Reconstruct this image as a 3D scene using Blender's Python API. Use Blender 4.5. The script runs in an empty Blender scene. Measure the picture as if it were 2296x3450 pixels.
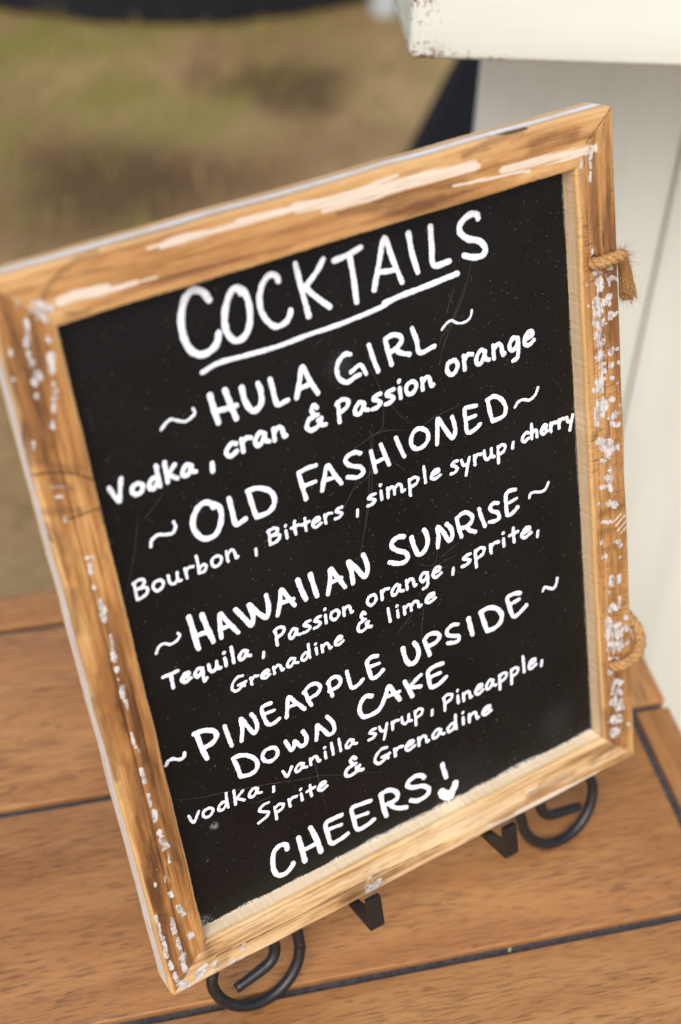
import bpy, bmesh, math, random
import numpy as np
from mathutils import Vector, Matrix, noise as mnoise

random.seed(7)
rng = np.random.default_rng(7)
scn = bpy.context.scene
COL = scn.collection

# ------------------------------------------------------------------ camera
cam_d = bpy.data.cameras.new('camera')
cam = bpy.data.objects.new('camera', cam_d)
COL.objects.link(cam)
R = ((0.85778691, -0.33663487, 0.38843093),
     (-0.51341607, -0.59732079, 0.61612646),
     (0.02460822, -0.72793189, -0.6852077))
cam.matrix_world = Matrix(((R[0][0], -R[0][1], -R[0][2], -0.11847697),
                           (R[1][0], -R[1][1], -R[1][2], -0.33950985),
                           (R[2][0], -R[2][1], -R[2][2], 1.4972995),
                           (0, 0, 0, 1)))
cam_d.sensor_fit = 'VERTICAL'
cam_d.sensor_height = 36.0
cam_d.sensor_width = 24.0
cam_d.lens = 48.05
cam_d.clip_start = 0.02
cam_d.clip_end = 400.0
cam_d.dof.use_dof = True
cam_d.dof.focus_distance = 0.715
cam_d.dof.aperture_fstop = 4.1
scn.camera = cam

# ------------------------------------------------------------------ light
SUN_EL, SUN_AZ = math.radians(50), math.radians(230)     # azimuth measured in the xy plane from +x
world = bpy.data.worlds.new('World')
scn.world = world
world.use_nodes = True
wn = world.node_tree
wn.nodes.clear()
sky = wn.nodes.new('ShaderNodeTexSky')
sky.sky_type = 'NISHITA'
sky.sun_disc = False
sky.sun_elevation = SUN_EL
sky.sun_rotation = math.pi / 2 - SUN_AZ
sky.air_density = 1.0
sky.dust_density = 3.0
sky.ozone_density = 1.0
bg = wn.nodes.new('ShaderNodeBackground')
bg.inputs['Strength'].default_value = 0.15
wo = wn.nodes.new('ShaderNodeOutputWorld')
wn.links.new(sky.outputs[0], bg.inputs[0])
wn.links.new(bg.outputs[0], wo.inputs[0])
sd = bpy.data.lights.new('sun', 'SUN')
sd.energy = 1.35
sd.angle = math.radians(45)
sd.color = (1.0, 0.955, 0.875)
sun = bpy.data.objects.new('sun', sd)
COL.objects.link(sun)
sv = Vector((math.cos(SUN_EL) * math.cos(SUN_AZ), math.cos(SUN_EL) * math.sin(SUN_AZ), math.sin(SUN_EL)))
sun.rotation_euler = sv.to_track_quat('Z', 'Y').to_euler()
sun.location = sv * 20
scn.view_settings.view_transform = 'Standard'
scn.view_settings.look = 'None'
scn.view_settings.gamma = 1.0
scn.view_settings.exposure = 0.5
scn.view_settings.use_curve_mapping = False

# ------------------------------------------------------------------ constants
TZ = 0.75                     # table top
LEAN = 0.3021                 # sign leans back
ORG = Vector((0, 0, TZ + 0.0587))
W, H, TH, BD = 0.3189, 0.400, 0.016, 0.0109   # sign outer size, frame depth, recess of the board
BL_, BR_, BT_, BB_ = 0.0256, 0.0243, 0.0264, 0.0251
ca, sa = math.cos(LEAN), math.sin(LEAN)
BOARD = Matrix(((1, 0, 0, 0), (0, sa, -ca, 0), (0, ca, sa, ORG.z), (0, 0, 0, 1)))


# ------------------------------------------------------------------ helpers
def tag(o, label=None, cat=None, group=None, kind=None):
    if label: o['label'] = label
    if cat: o['category'] = cat
    if group: o['group'] = group
    if kind: o['kind'] = kind
    return o


def empty(name, mat=None, **k):
    o = bpy.data.objects.new(name, None)
    o.empty_display_size = 0.05
    COL.objects.link(o)
    if mat is not None:
        o.matrix_world = mat
    return tag(o, **k)


def mesh_obj(name, verts, faces, mat, parent=None, smooth=True):
    me = bpy.data.meshes.new(name)
    me.from_pydata([tuple(v) for v in verts], [], [tuple(f) for f in faces])
    me.materials.append(mat)
    if smooth:
        me.polygons.foreach_set('use_smooth', [True] * len(me.polygons))
    me.update()
    o = bpy.data.objects.new(name, me)
    COL.objects.link(o)
    if parent is not None:
        o.parent = parent
    return o


def bm_obj(name, bm, mat, parent=None, smooth=False):
    me = bpy.data.meshes.new(name)
    bm.normal_update()
    bm.to_mesh(me)
    bm.free()
    me.materials.append(mat)
    if smooth:
        me.polygons.foreach_set('use_smooth', [True] * len(me.polygons))
    o = bpy.data.objects.new(name, me)
    COL.objects.link(o)
    if parent is not None:
        o.parent = parent
    return o


def box_bm(x0, x1, y0, y1, z0, z1, bevel=0.0, seg=2, mtx=None):
    bm = bmesh.new()
    vs = [bm.verts.new((x, y, z)) for x in (x0, x1) for y in (y0, y1) for z in (z0, z1)]
    for f in ((0, 1, 3, 2), (4, 6, 7, 5), (0, 4, 5, 1), (2, 3, 7, 6), (0, 2, 6, 4), (1, 5, 7, 3)):
        bm.faces.new([vs[i] for i in f])
    bmesh.ops.recalc_face_normals(bm, faces=bm.faces)
    if bevel:
        bmesh.ops.bevel(bm, geom=list(bm.edges), offset=bevel, segments=seg, profile=0.5, affect='EDGES')
    if mtx is not None:
        bmesh.ops.transform(bm, matrix=mtx, verts=bm.verts)
    return bm


def spline(pts, n=8):
    P = [np.array(p, float) for p in pts]
    if len(P) < 3:
        return [P[0] + (P[-1] - P[0]) * i / n for i in range(n + 1)]
    Q = [2 * P[0] - P[1]] + P + [2 * P[-1] - P[-2]]
    out = []
    for i in range(1, len(Q) - 2):
        a, b, c, d = Q[i - 1:i + 3]
        for k in range(n):
            t = k / n
            out.append(.5 * ((2 * b) + (c - a) * t + (2 * a - 5 * b + 4 * c - d) * t * t + (3 * b - a - 3 * c + d) * t ** 3))
    out.append(P[-1])
    return out


def tube_geo(path, rad, seg=12, flat=1.0):
    """verts, faces of a closed tube; rad scalar or list"""
    P = [Vector(p) for p in path]
    n = len(P)
    rad = [rad] * n if not hasattr(rad, '__len__') else rad
    T = [(P[min(i + 1, n - 1)] - P[max(i - 1, 0)]).normalized() for i in range(n)]
    N = T[0].orthogonal().normalized()
    V, F = [], []
    for i in range(n):
        N = (N - T[i] * N.dot(T[i])).normalized()
        B = T[i].cross(N)
        for k in range(seg):
            a = 2 * math.pi * k / seg
            V.append(P[i] + (N * math.cos(a) + B * math.sin(a) * flat) * rad[i])
    for i in range(n - 1):
        for k in range(seg):
            k2 = (k + 1) % seg
            F.append((i * seg + k, i * seg + k2, (i + 1) * seg + k2, (i + 1) * seg + k))
    F.append(tuple(reversed(range(seg))))
    F.append(tuple((n - 1) * seg + k for k in range(seg)))
    return V, F


def join_geo(parts):
    V, F = [], []
    for v, f in parts:
        o = len(V)
        V += v
        F += [tuple(i + o for i in q) for q in f]
    return V, F


def lin(r, g, b):
    f = lambda c: c / 12.92 if c <= .04045 else ((c + .055) / 1.055) ** 2.4
    return (f(r / 255), f(g / 255), f(b / 255), 1)


# ------------------------------------------------------------------ node helpers
class NT:
    def __init__(s, name):
        s.m = bpy.data.materials.new(name)
        s.m.use_nodes = True
        s.t = s.m.node_tree
        s.t.nodes.clear()
        s.out = s.t.nodes.new('ShaderNodeOutputMaterial')
        s.b = s.t.nodes.new('ShaderNodeBsdfPrincipled')
        s.t.links.new(s.b.outputs[0], s.out.inputs[0])

    def n(s, typ, **k):
        x = s.t.nodes.new(typ)
        for a, v in k.items():
            setattr(x, a, v)
        return x

    def set(s, sock, v):
        if hasattr(v, 'links') or hasattr(v, 'is_output'):
            s.t.links.new(v, sock)
        else:
            sock.default_value = v

    def math(s, op, a, b=0.0, c=0.0, clamp=False):
        x = s.n('ShaderNodeMath', operation=op, use_clamp=clamp)
        for i, v in enumerate((a, b, c)):
            s.set(x.inputs[i], v)
        return x.outputs[0]

    def mix(s, fac, a, b, bt='MIX'):
        x = s.n('ShaderNodeMix', data_type='RGBA', blend_type=bt)
        s.set(x.inputs[0], fac)
        s.set(x.inputs[6], a)
        s.set(x.inputs[7], b)
        return x.outputs[2]

    def ss(s, v, lo, hi, a=0.0, b=1.0):
        x = s.n('ShaderNodeMapRange', interpolation_type='SMOOTHSTEP')
        s.set(x.inputs[0], v)
        x.inputs[1].default_value = lo
        x.inputs[2].default_value = hi
        x.inputs[3].default_value = a
        x.inputs[4].default_value = b
        return x.outputs[0]

    def obj(s):
        return s.n('ShaderNodeTexCoord').outputs['Object']

    def attr(s, name):
        return s.n('ShaderNodeAttribute', attribute_name=name)

    def map(s, v, scale=(1, 1, 1), loc=(0, 0, 0), rot=(0, 0, 0)):
        x = s.n('ShaderNodeMapping')
        s.set(x.inputs[0], v)
        x.inputs[1].default_value = loc
        x.inputs[2].default_value = rot
        x.inputs[3].default_value = scale
        return x.outputs[0]

    def noise(s, v, scale=1.0, detail=3.0, rough=.55, dist=0.0):
        x = s.n('ShaderNodeTexNoise')
        s.set(x.inputs['Vector'], v)
        x.inputs['Scale'].default_value = scale
        x.inputs['Detail'].default_value = detail
        x.inputs['Roughness'].default_value = rough
        x.inputs['Distortion'].default_value = dist
        return x.outputs[0]

    def sep(s, v):
        x = s.n('ShaderNodeSeparateXYZ')
        s.set(x.inputs[0], v)
        return x.outputs

    def ramp(s, v, stops):
        x = s.n('ShaderNodeValToRGB')
        s.set(x.inputs[0], v)
        el = x.color_ramp.elements
        while len(el) > 1:
            el.remove(el[-1])
        el[0].position, el[0].color = stops[0]
        for p, c in stops[1:]:
            e = el.new(p)
            e.color = c
        return x.outputs[0]

    def bump(s, h, strength=.3, dist=.001):
        x = s.n('ShaderNodeBump')
        x.inputs['Strength'].default_value = strength
        x.inputs['Distance'].default_value = dist
        s.set(x.inputs['Height'], h)
        s.t.links.new(x.outputs[0], s.b.inputs['Normal'])

    def fin(s, color, rough=.5, spec=.5, metal=0.0):
        s.set(s.b.inputs['Base Color'], color)
        s.set(s.b.inputs['Roughness'], rough)
        s.b.inputs['Specular IOR Level'].default_value = spec
        s.b.inputs['Metallic'].default_value = metal
        return s.m


def frame_wood(name, light, mid, dark, warm, side_paint, raw_lit=((196, 168, 132), (232, 208, 172)), cut=0.0, saw=0.0, st=(.0042, .0108), blot=.5):
    """distressed stained pine; attribute gr = (along, across, depth) in metres, mk = worn paint and stain marks"""
    m = NT(name)
    g = m.attr('gr').outputs['Vector']
    k = m.attr('mk')
    ks = m.sep(k.outputs['Vector'])
    kk = m.attr('mk2')
    k2 = m.sep(kk.outputs['Vector'])
    big = m.noise(m.map(g, (11, 62, 62)), 1, 5, .62, .4)
    fib = m.noise(m.map(g, (28, 700, 700)), 1, 4, .6, .3)
    band = m.noise(m.map(g, (6, 190, 190)), 1, 3, .6, .8)
    tone = m.math('ADD', m.math('MULTIPLY', big, .62), m.math('MULTIPLY', band, .38))
    col = m.ramp(tone, [(.36 + cut, dark), (.45 + cut, mid), (.54 + cut * .7, light), (.66, warm)])
    col = m.mix(m.ss(fib, .50, .72, 0, .38), col, dark)
    fine = m.noise(m.map(g, (160, 1500, 1500)), 1, 2, .6)
    sw = m.noise(m.map(g, (900, 130, 130), (3, 1, 0), (0, 0, .18)), 1, 4, .7)
    sgate = m.noise(m.map(g, (26, 60, 60), (5, 2, 0)), 1, 2, .5)
    col = m.mix(m.math('MULTIPLY', m.math('MULTIPLY', m.ss(sw, .50, .62), m.ss(sgate, .42, .56)), saw), col, lin(112, 74, 42))
    bl = m.noise(m.map(g, (24, 85, 85), (1.7, 0, 0)), 1, 5, .68, .5)
    bf = m.math('ADD', bl, m.math('MULTIPLY', m.math('SUBTRACT', fib, .5), .35))
    col = m.mix(m.math('MULTIPLY', m.ss(bf, .50, .66), blot), col, m.mix(fine, lin(124, 80, 42), lin(158, 108, 60)))
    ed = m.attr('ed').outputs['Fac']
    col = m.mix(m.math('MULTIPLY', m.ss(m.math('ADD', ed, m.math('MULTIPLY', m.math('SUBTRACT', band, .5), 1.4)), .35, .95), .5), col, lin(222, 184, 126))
    # stain blotches
    dk = m.math('MULTIPLY', m.ss(m.math('ADD', ks[2], m.math('MULTIPLY', m.math('SUBTRACT', m.noise(m.map(g, (60, 560, 560)), 1, 5, .7), .5), 1.3)), .14, .85), .62)
    col = m.mix(dk, col, lin(94, 60, 32))
    kn = m.ss(m.math('ADD', k2[0], m.math('MULTIPLY', m.math('SUBTRACT', fine, .5), .5)), .3, .7, 0, .85)
    col = m.mix(kn, col, lin(48, 30, 20))
    # smooth pale rub streaks
    pl = m.ss(m.math('ADD', ks[1], m.math('MULTIPLY', m.math('SUBTRACT', m.noise(m.map(g, (34, 950, 950)), 1, 4, .65), .5), 2.4)), .36, .74, 0, .86)
    col = m.mix(pl, col, m.mix(m.noise(m.map(g, (40, 600, 600)), 1, 2), lin(208, 188, 164), lin(236, 226, 212)))
    # white chipped paint in the hollows
    chip = m.noise(m.map(g, (230, 340, 340)), 1, 5, .68)
    wm = m.ss(m.math('ADD', ks[0], m.math('MULTIPLY', m.math('SUBTRACT', chip, .5), 2.2)), .42, .68, 0, .9)
    rnd = m.ss(m.noise(m.map(g, (55, 260, 260)), 1, 5, .7), .685, .71, 0, .8)
    wm = m.math('MAXIMUM', wm, rnd)
    # paint left along the outer side faces
    gd = m.sep(g)[2]
    strip = m.math('MULTIPLY', m.ss(gd, st[0], st[0] + .0008), m.ss(gd, st[1], st[1] - .001))
    strip = m.math('MULTIPLY', strip, m.ss(m.noise(m.map(g, (30, 700, 700)), 1, 5, .75), .38, .50))
    strip = m.math('MULTIPLY', strip, k2[1])
    col = m.mix(wm, col, m.mix(m.ss(chip, .35, .62), lin(142, 132, 124), lin(212, 209, 205)))
    col = m.mix(m.math('MULTIPLY', strip, side_paint), col, m.mix(fine, lin(205, 203, 200), lin(240, 240, 238)))
    col = m.mix(k2[2], col, m.mix(fib, lin(*raw_lit[0]), lin(*raw_lit[1])))  # inner faces in raw wood; the bottom rail's pair has light painted in
    h = m.math('ADD', m.math('MULTIPLY', fib, .6), m.math('ADD', m.math('MULTIPLY', wm, .9), m.math('MULTIPLY', fine, .35)))
    m.bump(h, .45, .0006)
    return m.fin(col, m.math('ADD', .42, m.math('MULTIPLY', fib, .2)), .45)


def table_wood(name):
    m = NT(name)
    g = m.attr('gr').outputs['Vector']
    big = m.noise(m.map(g, (4, 16, 5)), 1, 3, .5, .9)
    mid = m.noise(m.map(g, (9, 90, 5)), 1, 4, .6, .6)
    ton = m.math('MULTIPLY', m.math('SUBTRACT', m.math('FRACT', m.math('MULTIPLY', m.sep(g)[2], .731)), .5), .10)
    tone = m.math('ADD', m.math('ADD', m.math('MULTIPLY', big, .55), ton), m.math('MULTIPLY', mid, .45))
    col = m.ramp(tone, [(.28, lin(136, 90, 47)), (.45, lin(157, 107, 60)), (.58, lin(173, 123, 72)), (.74, lin(188, 139, 86))])
    wv = m.noise(m.map(g, (3, 9, 3)), 1, 2, .5)
    gy = m.math('MULTIPLY', wv, 26.0)
    comb = m.n('ShaderNodeCombineXYZ')
    s3 = m.sep(g)
    m.set(comb.inputs[0], m.math('MULTIPLY', s3[0], 62))
    m.set(comb.inputs[1], m.math('ADD', m.math('MULTIPLY', s3[1], 1250), gy))
    m.set(comb.inputs[2], s3[2])
    pore = m.noise(comb.outputs[0], 1, 2, .5, .15)
    gate = m.noise(m.map(g, (11, 38, 3)), 1, 3, .6)
    th = m.math('SUBTRACT', pore, m.math('MULTIPLY', gate, .28))
    dash = m.ss(th, .415, .455)
    up = m.sep(m.n('ShaderNodeNewGeometry').outputs['Normal'])[2]
    dash = m.math('MULTIPLY', dash, m.ss(up, .5, .95))
    col = m.mix(m.math('MULTIPLY', dash, .56), col, lin(74, 42, 28))
    grain = m.noise(m.map(g, (140, 1400, 1)), 1, 2, .6)
    col = m.mix(m.ss(grain, .45, .8, 0, .25), col, lin(196, 140, 92))
    kn = m.n('ShaderNodeTexVoronoi')
    m.set(kn.inputs['Vector'], m.map(g, (5, 9, 1)))
    kd = kn.outputs['Distance']
    col = m.mix(m.ss(kd, .10, .02, 0, .55), col, lin(96, 52, 26))
    m.bump(m.math('SUBTRACT', grain, m.math('MULTIPLY', dash, 1.2)), .3, .0004)
    return m.fin(col, m.ss(big, .3, .7, .34, .46), .5)


def board_mat():
    m = NT('chalkboard_black')
    o = m.obj()
    s3 = m.sep(o)
    sm = m.noise(o, 14, 4, .6)
    col = m.mix(m.ss(sm, .35, .75), lin(12, 10, 9), lin(18, 16, 14))
    v = m.n('ShaderNodeTexVoronoi')
    m.set(v.inputs['Vector'], o)
    v.inputs['Scale'].default_value = 640
    rr = m.sep(v.outputs['Color'])[0]
    dot = m.math('MULTIPLY', m.ss(v.outputs['Distance'], .22, .10), m.ss(rr, .82, .97))
    col = m.mix(m.math('MULTIPLY', dot, .30), col, lin(190, 180, 165))
    v2 = m.n('ShaderNodeTexVoronoi')
    m.set(v2.inputs['Vector'], o)
    v2.inputs['Scale'].default_value = 90
    r2 = m.sep(v2.outputs['Color'])[1]
    dot2 = m.math('MULTIPLY', m.ss(v2.outputs['Distance'], .09, .04), m.ss(r2, .88, .95))
    col = m.mix(m.math('MULTIPLY', dot2, .12), col, lin(190, 180, 165))
    # chalk dust rubbed into the corners where board meets frame
    nz = m.noise(o, 900, 4, .7)
    nl = m.noise(o, 22, 3, .6)
    dy = m.math('SUBTRACT', s3[1], BB_)
    dx = m.math('SUBTRACT', s3[0], BL_)
    dxr = m.math('SUBTRACT', W - BR_, s3[0])

    def rub(d, wd, amt):
        e = m.ss(m.math('DIVIDE', d, m.math('ADD', .0006, m.math('MULTIPLY', m.ss(nl, .38, .68), wd))), 0.2, 1.0, 1, 0)
        return m.math('MULTIPLY', m.math('MULTIPLY', e, m.ss(nz, .40, .56)), amt)
    corner = m.n('ShaderNodeVectorMath', operation='DISTANCE')
    m.set(corner.inputs[0], o)
    corner.inputs[1].default_value = (BL_, BB_, -BD)
    cr = m.math('MULTIPLY', m.ss(corner.outputs['Value'], .003, .011, 1, 0), m.ss(nz, .45, .58))
    low = m.ss(s3[1], .20, .26, 1, 0)
    dust = m.math('MAXIMUM', m.math('MAXIMUM', rub(dy, .0034, .95), m.math('MULTIPLY', rub(dx, .0022, .6), low)), m.math('MAXIMUM', m.math('MULTIPLY', cr, .6), rub(dxr, .0016, .25)))
    col = m.mix(dust, col, lin(222, 218, 208))
    # smudges
    for (cx_, cy_, r_, a_) in ((.047, .086, .0035, .55), (.272, .236, .003, .25), (.268, .045, .02, .035), (.20, .040, .03, .02), (.172, .118, .004, .2), (.158, .31, .012, .05)):
        dn = m.n('ShaderNodeVectorMath', operation='DISTANCE')
        m.set(dn.inputs[0], o)
        dn.inputs[1].default_value = (cx_, cy_, -BD)
        mk = m.math('MULTIPLY', m.ss(dn.outputs['Value'], 0, r_, a_, 0), m.ss(nz, .35, .6))
        col = m.mix(mk, col, lin(190, 190, 195))
    leather = m.noise(o, 1100, 2, .5, .6)
    m.bump(leather, .35, .00025)
    return m.fin(col, m.ss(sm, .3, .7, .40, .50), .25)


def ink_mat():
    m = NT('white_paint_marker')
    o = m.obj()
    a = m.noise(o, 1150, 3, .6, .8)
    b = m.noise(o, 60, 3, .6)
    col = m.mix(m.ss(a, .38, .54, 0, 1), lin(196, 202, 214), lin(244, 246, 250))
    col = m.mix(m.ss(b, .42, .60, 0, .40), col, lin(238, 240, 243))
    m.bump(a, .3, .0002)
    return m.fin(col, .5, .4)


def metal_mat():
    m = NT('black_painted_iron')
    o = m.obj()
    a = m.noise(o, 500, 3, .6)
    col = m.mix(m.ss(a, .66, .72), lin(26, 25, 26), lin(92, 86, 80))
    m.bump(m.noise(o, 160, 3), .25, .0006)
    return m.fin(col, .38, .5)


def simple(name, c1, c2, scale, rough=.8, bump=.2, spec=.3, dist=.001, metal=0.0):
    m = NT(name)
    o = m.obj()
    a = m.noise(o, scale, 5, .6)
    col = m.mix(m.ss(a, .3, .7), c1, c2)
    if bump:
        m.bump(a, bump, dist)
    return m.fin(col, rough, spec, metal)


def ground_mat():
    m = NT('dry_lawn')
    o = m.obj()
    a = m.noise(o, 3.2, 5, .62, .4)
    b = m.noise(m.map(o, (1, 1, 1), (7, 3, 0)), 1.5, 4, .6)
    f = m.noise(o, 60, 4, .7)
    s3 = m.sep(o)
    # greener away from the table
    far = m.math('ADD', m.math('MULTIPLY', s3[0], -.25), m.math('MULTIPLY', s3[1], .62))
    gr = m.ss(m.math('ADD', far, m.math('MULTIPLY', m.math('SUBTRACT', a, .5), 3.0)), .88, 1.8)
    col = m.mix(m.ss(b, .35, .65), lin(146, 118, 84), lin(176, 150, 106))
    col = m.mix(m.ss(a, .28, .42, .45, 0), col, lin(96, 74, 54))
    col = m.mix(m.math('MULTIPLY', gr, .95), col, m.mix(a, lin(106, 104, 44), lin(148, 138, 78)))
    col = m.mix(m.ss(f, .3, .7, .35, 0), col, lin(70, 54, 36))
    for (x, y, r_, am) in ((.84, 2.14, .34, .75), (1.40, 2.36, .22, .75), (1.25, 2.42, .12, .4), (.66, 1.75, .30, .4), (1.12, 2.05, .12, .2)):
        d = m.n('ShaderNodeVectorMath', operation='DISTANCE')
        m.set(d.inputs[0], o)
        d.inputs[1].default_value = (x, y, 0)
        col = m.mix(m.ss(m.math('ADD', d.outputs['Value'], m.math('MULTIPLY', m.math('SUBTRACT', a, .5), .35)), r_ * .25, r_, am, 0), col, lin(70, 51, 37))
    m.bump(f, .6, .02)
    return m.fin(col, .95, .1)


def white_paint(name, worn=False):
    m = NT(name)
    o = m.obj()
    g = m.noise(m.map(o, (3, 40, 40) if worn else (30, 30, 2.5)), 1, 4, .6)
    col = m.mix(m.ss(g, .3, .7), lin(222, 223, 211), lin(230, 231, 220))
    if worn:
        s3 = m.sep(o)
        n1 = m.noise(m.map(o, (60, 220, 220)), 1, 5, .7)
        n2 = m.noise(o, 230, 5, .7)
        low = m.ss(m.math('ADD', s3[2], m.math('MULTIPLY', m.math('SUBTRACT', n1, .5), .02)), -.001, .0055, 1, 0)
        gry = m.math('MULTIPLY', low, m.ss(n1, .40, .60))
        col = m.mix(m.math('MULTIPLY', gry, .75), col, lin(150, 136, 120))
        cxm = m.ss(s3[0], .006, .026, 1, 0)
        spots = m.math('MULTIPLY', m.math('MULTIPLY', cxm, m.ss(s3[2], .060, .045)), m.ss(n2, .555, .64))
        lowc = m.math('MULTIPLY', m.ss(s3[0], .012, .034, 1, 0), m.ss(s3[2], .004, .012, 1, 0))
        spots = m.math('MAXIMUM', spots, m.math('MULTIPLY', lowc, m.ss(n2, .46, .56)))
        lowr = m.math('MULTIPLY', m.ss(s3[0], .045, .075, 1, 0), m.ss(s3[2], .002, .009, 1, 0))
        spots = m.math('MAXIMUM', spots, m.math('MULTIPLY', lowr, m.ss(n2, .56, .62)))
        hi = m.math('MULTIPLY', m.math('MULTIPLY', m.ss(s3[0], .004, .019, 1, 0), m.ss(s3[2], .026, .038)), m.ss(n2, .50, .60))
        spots = m.math('MAXIMUM', spots, hi)
        col = m.mix(m.math('MULTIPLY', spots, .95), col, lin(122, 74, 34))
        m.bump(m.math('ADD', g, m.math('MULTIPLY', spots, -2)), .3, .0008)
    else:
        m.bump(g, .2, .001)
    return m.fin(col, .5, .4)


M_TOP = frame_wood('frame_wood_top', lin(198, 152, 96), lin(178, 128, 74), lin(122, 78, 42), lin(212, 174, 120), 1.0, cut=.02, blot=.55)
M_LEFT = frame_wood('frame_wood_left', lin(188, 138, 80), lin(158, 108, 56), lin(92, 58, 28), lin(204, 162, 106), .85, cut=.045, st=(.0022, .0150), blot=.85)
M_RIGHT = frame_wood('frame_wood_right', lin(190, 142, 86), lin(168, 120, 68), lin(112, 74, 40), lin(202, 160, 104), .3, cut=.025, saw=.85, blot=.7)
M_BOT = frame_wood('frame_wood_bottom', lin(220, 188, 142), lin(196, 156, 106), lin(134, 98, 60), lin(228, 202, 160), .25, ((240, 216, 174), (252, 238, 208)), cut=.02, blot=.5)  # inner lip: raw wood paled further to paint in light from above
M_TABLE = table_wood('table_brown_wood')
M_BOARD = board_mat()
M_INK = ink_mat()
M_IRON = metal_mat()
M_GAP = simple('dark_gap_strip', lin(52, 50, 52), lin(78, 76, 76), 300, .6, .2)
M_BACKER = simple('hardboard_back', lin(110, 84, 60), lin(128, 100, 72), 200, .8)
M_TWINE = simple('jute_twine', lin(146, 104, 60), lin(196, 154, 102), 900, .85, .4, .2, .0005)
M_CLOTH = simple('black_cloth', lin(16, 17, 22), lin(24, 25, 31), 30, .85, .1)
M_WHITE = white_paint('white_painted_board')
M_WORN = white_paint('worn_white_painted_wood', True)
M_POST = simple('pale_grey_paint', lin(176, 182, 184), lin(200, 204, 204), 20, .6, .1)
M_GROUND = ground_mat()
M_BLADE = simple('grass_blade', lin(118, 108, 56), lin(160, 136, 86), 1.5, .8, 0)
M_SCR = simple('fine_scratch', lin(90, 84, 76), lin(130, 122, 112), 400, .7, 0)

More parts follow.
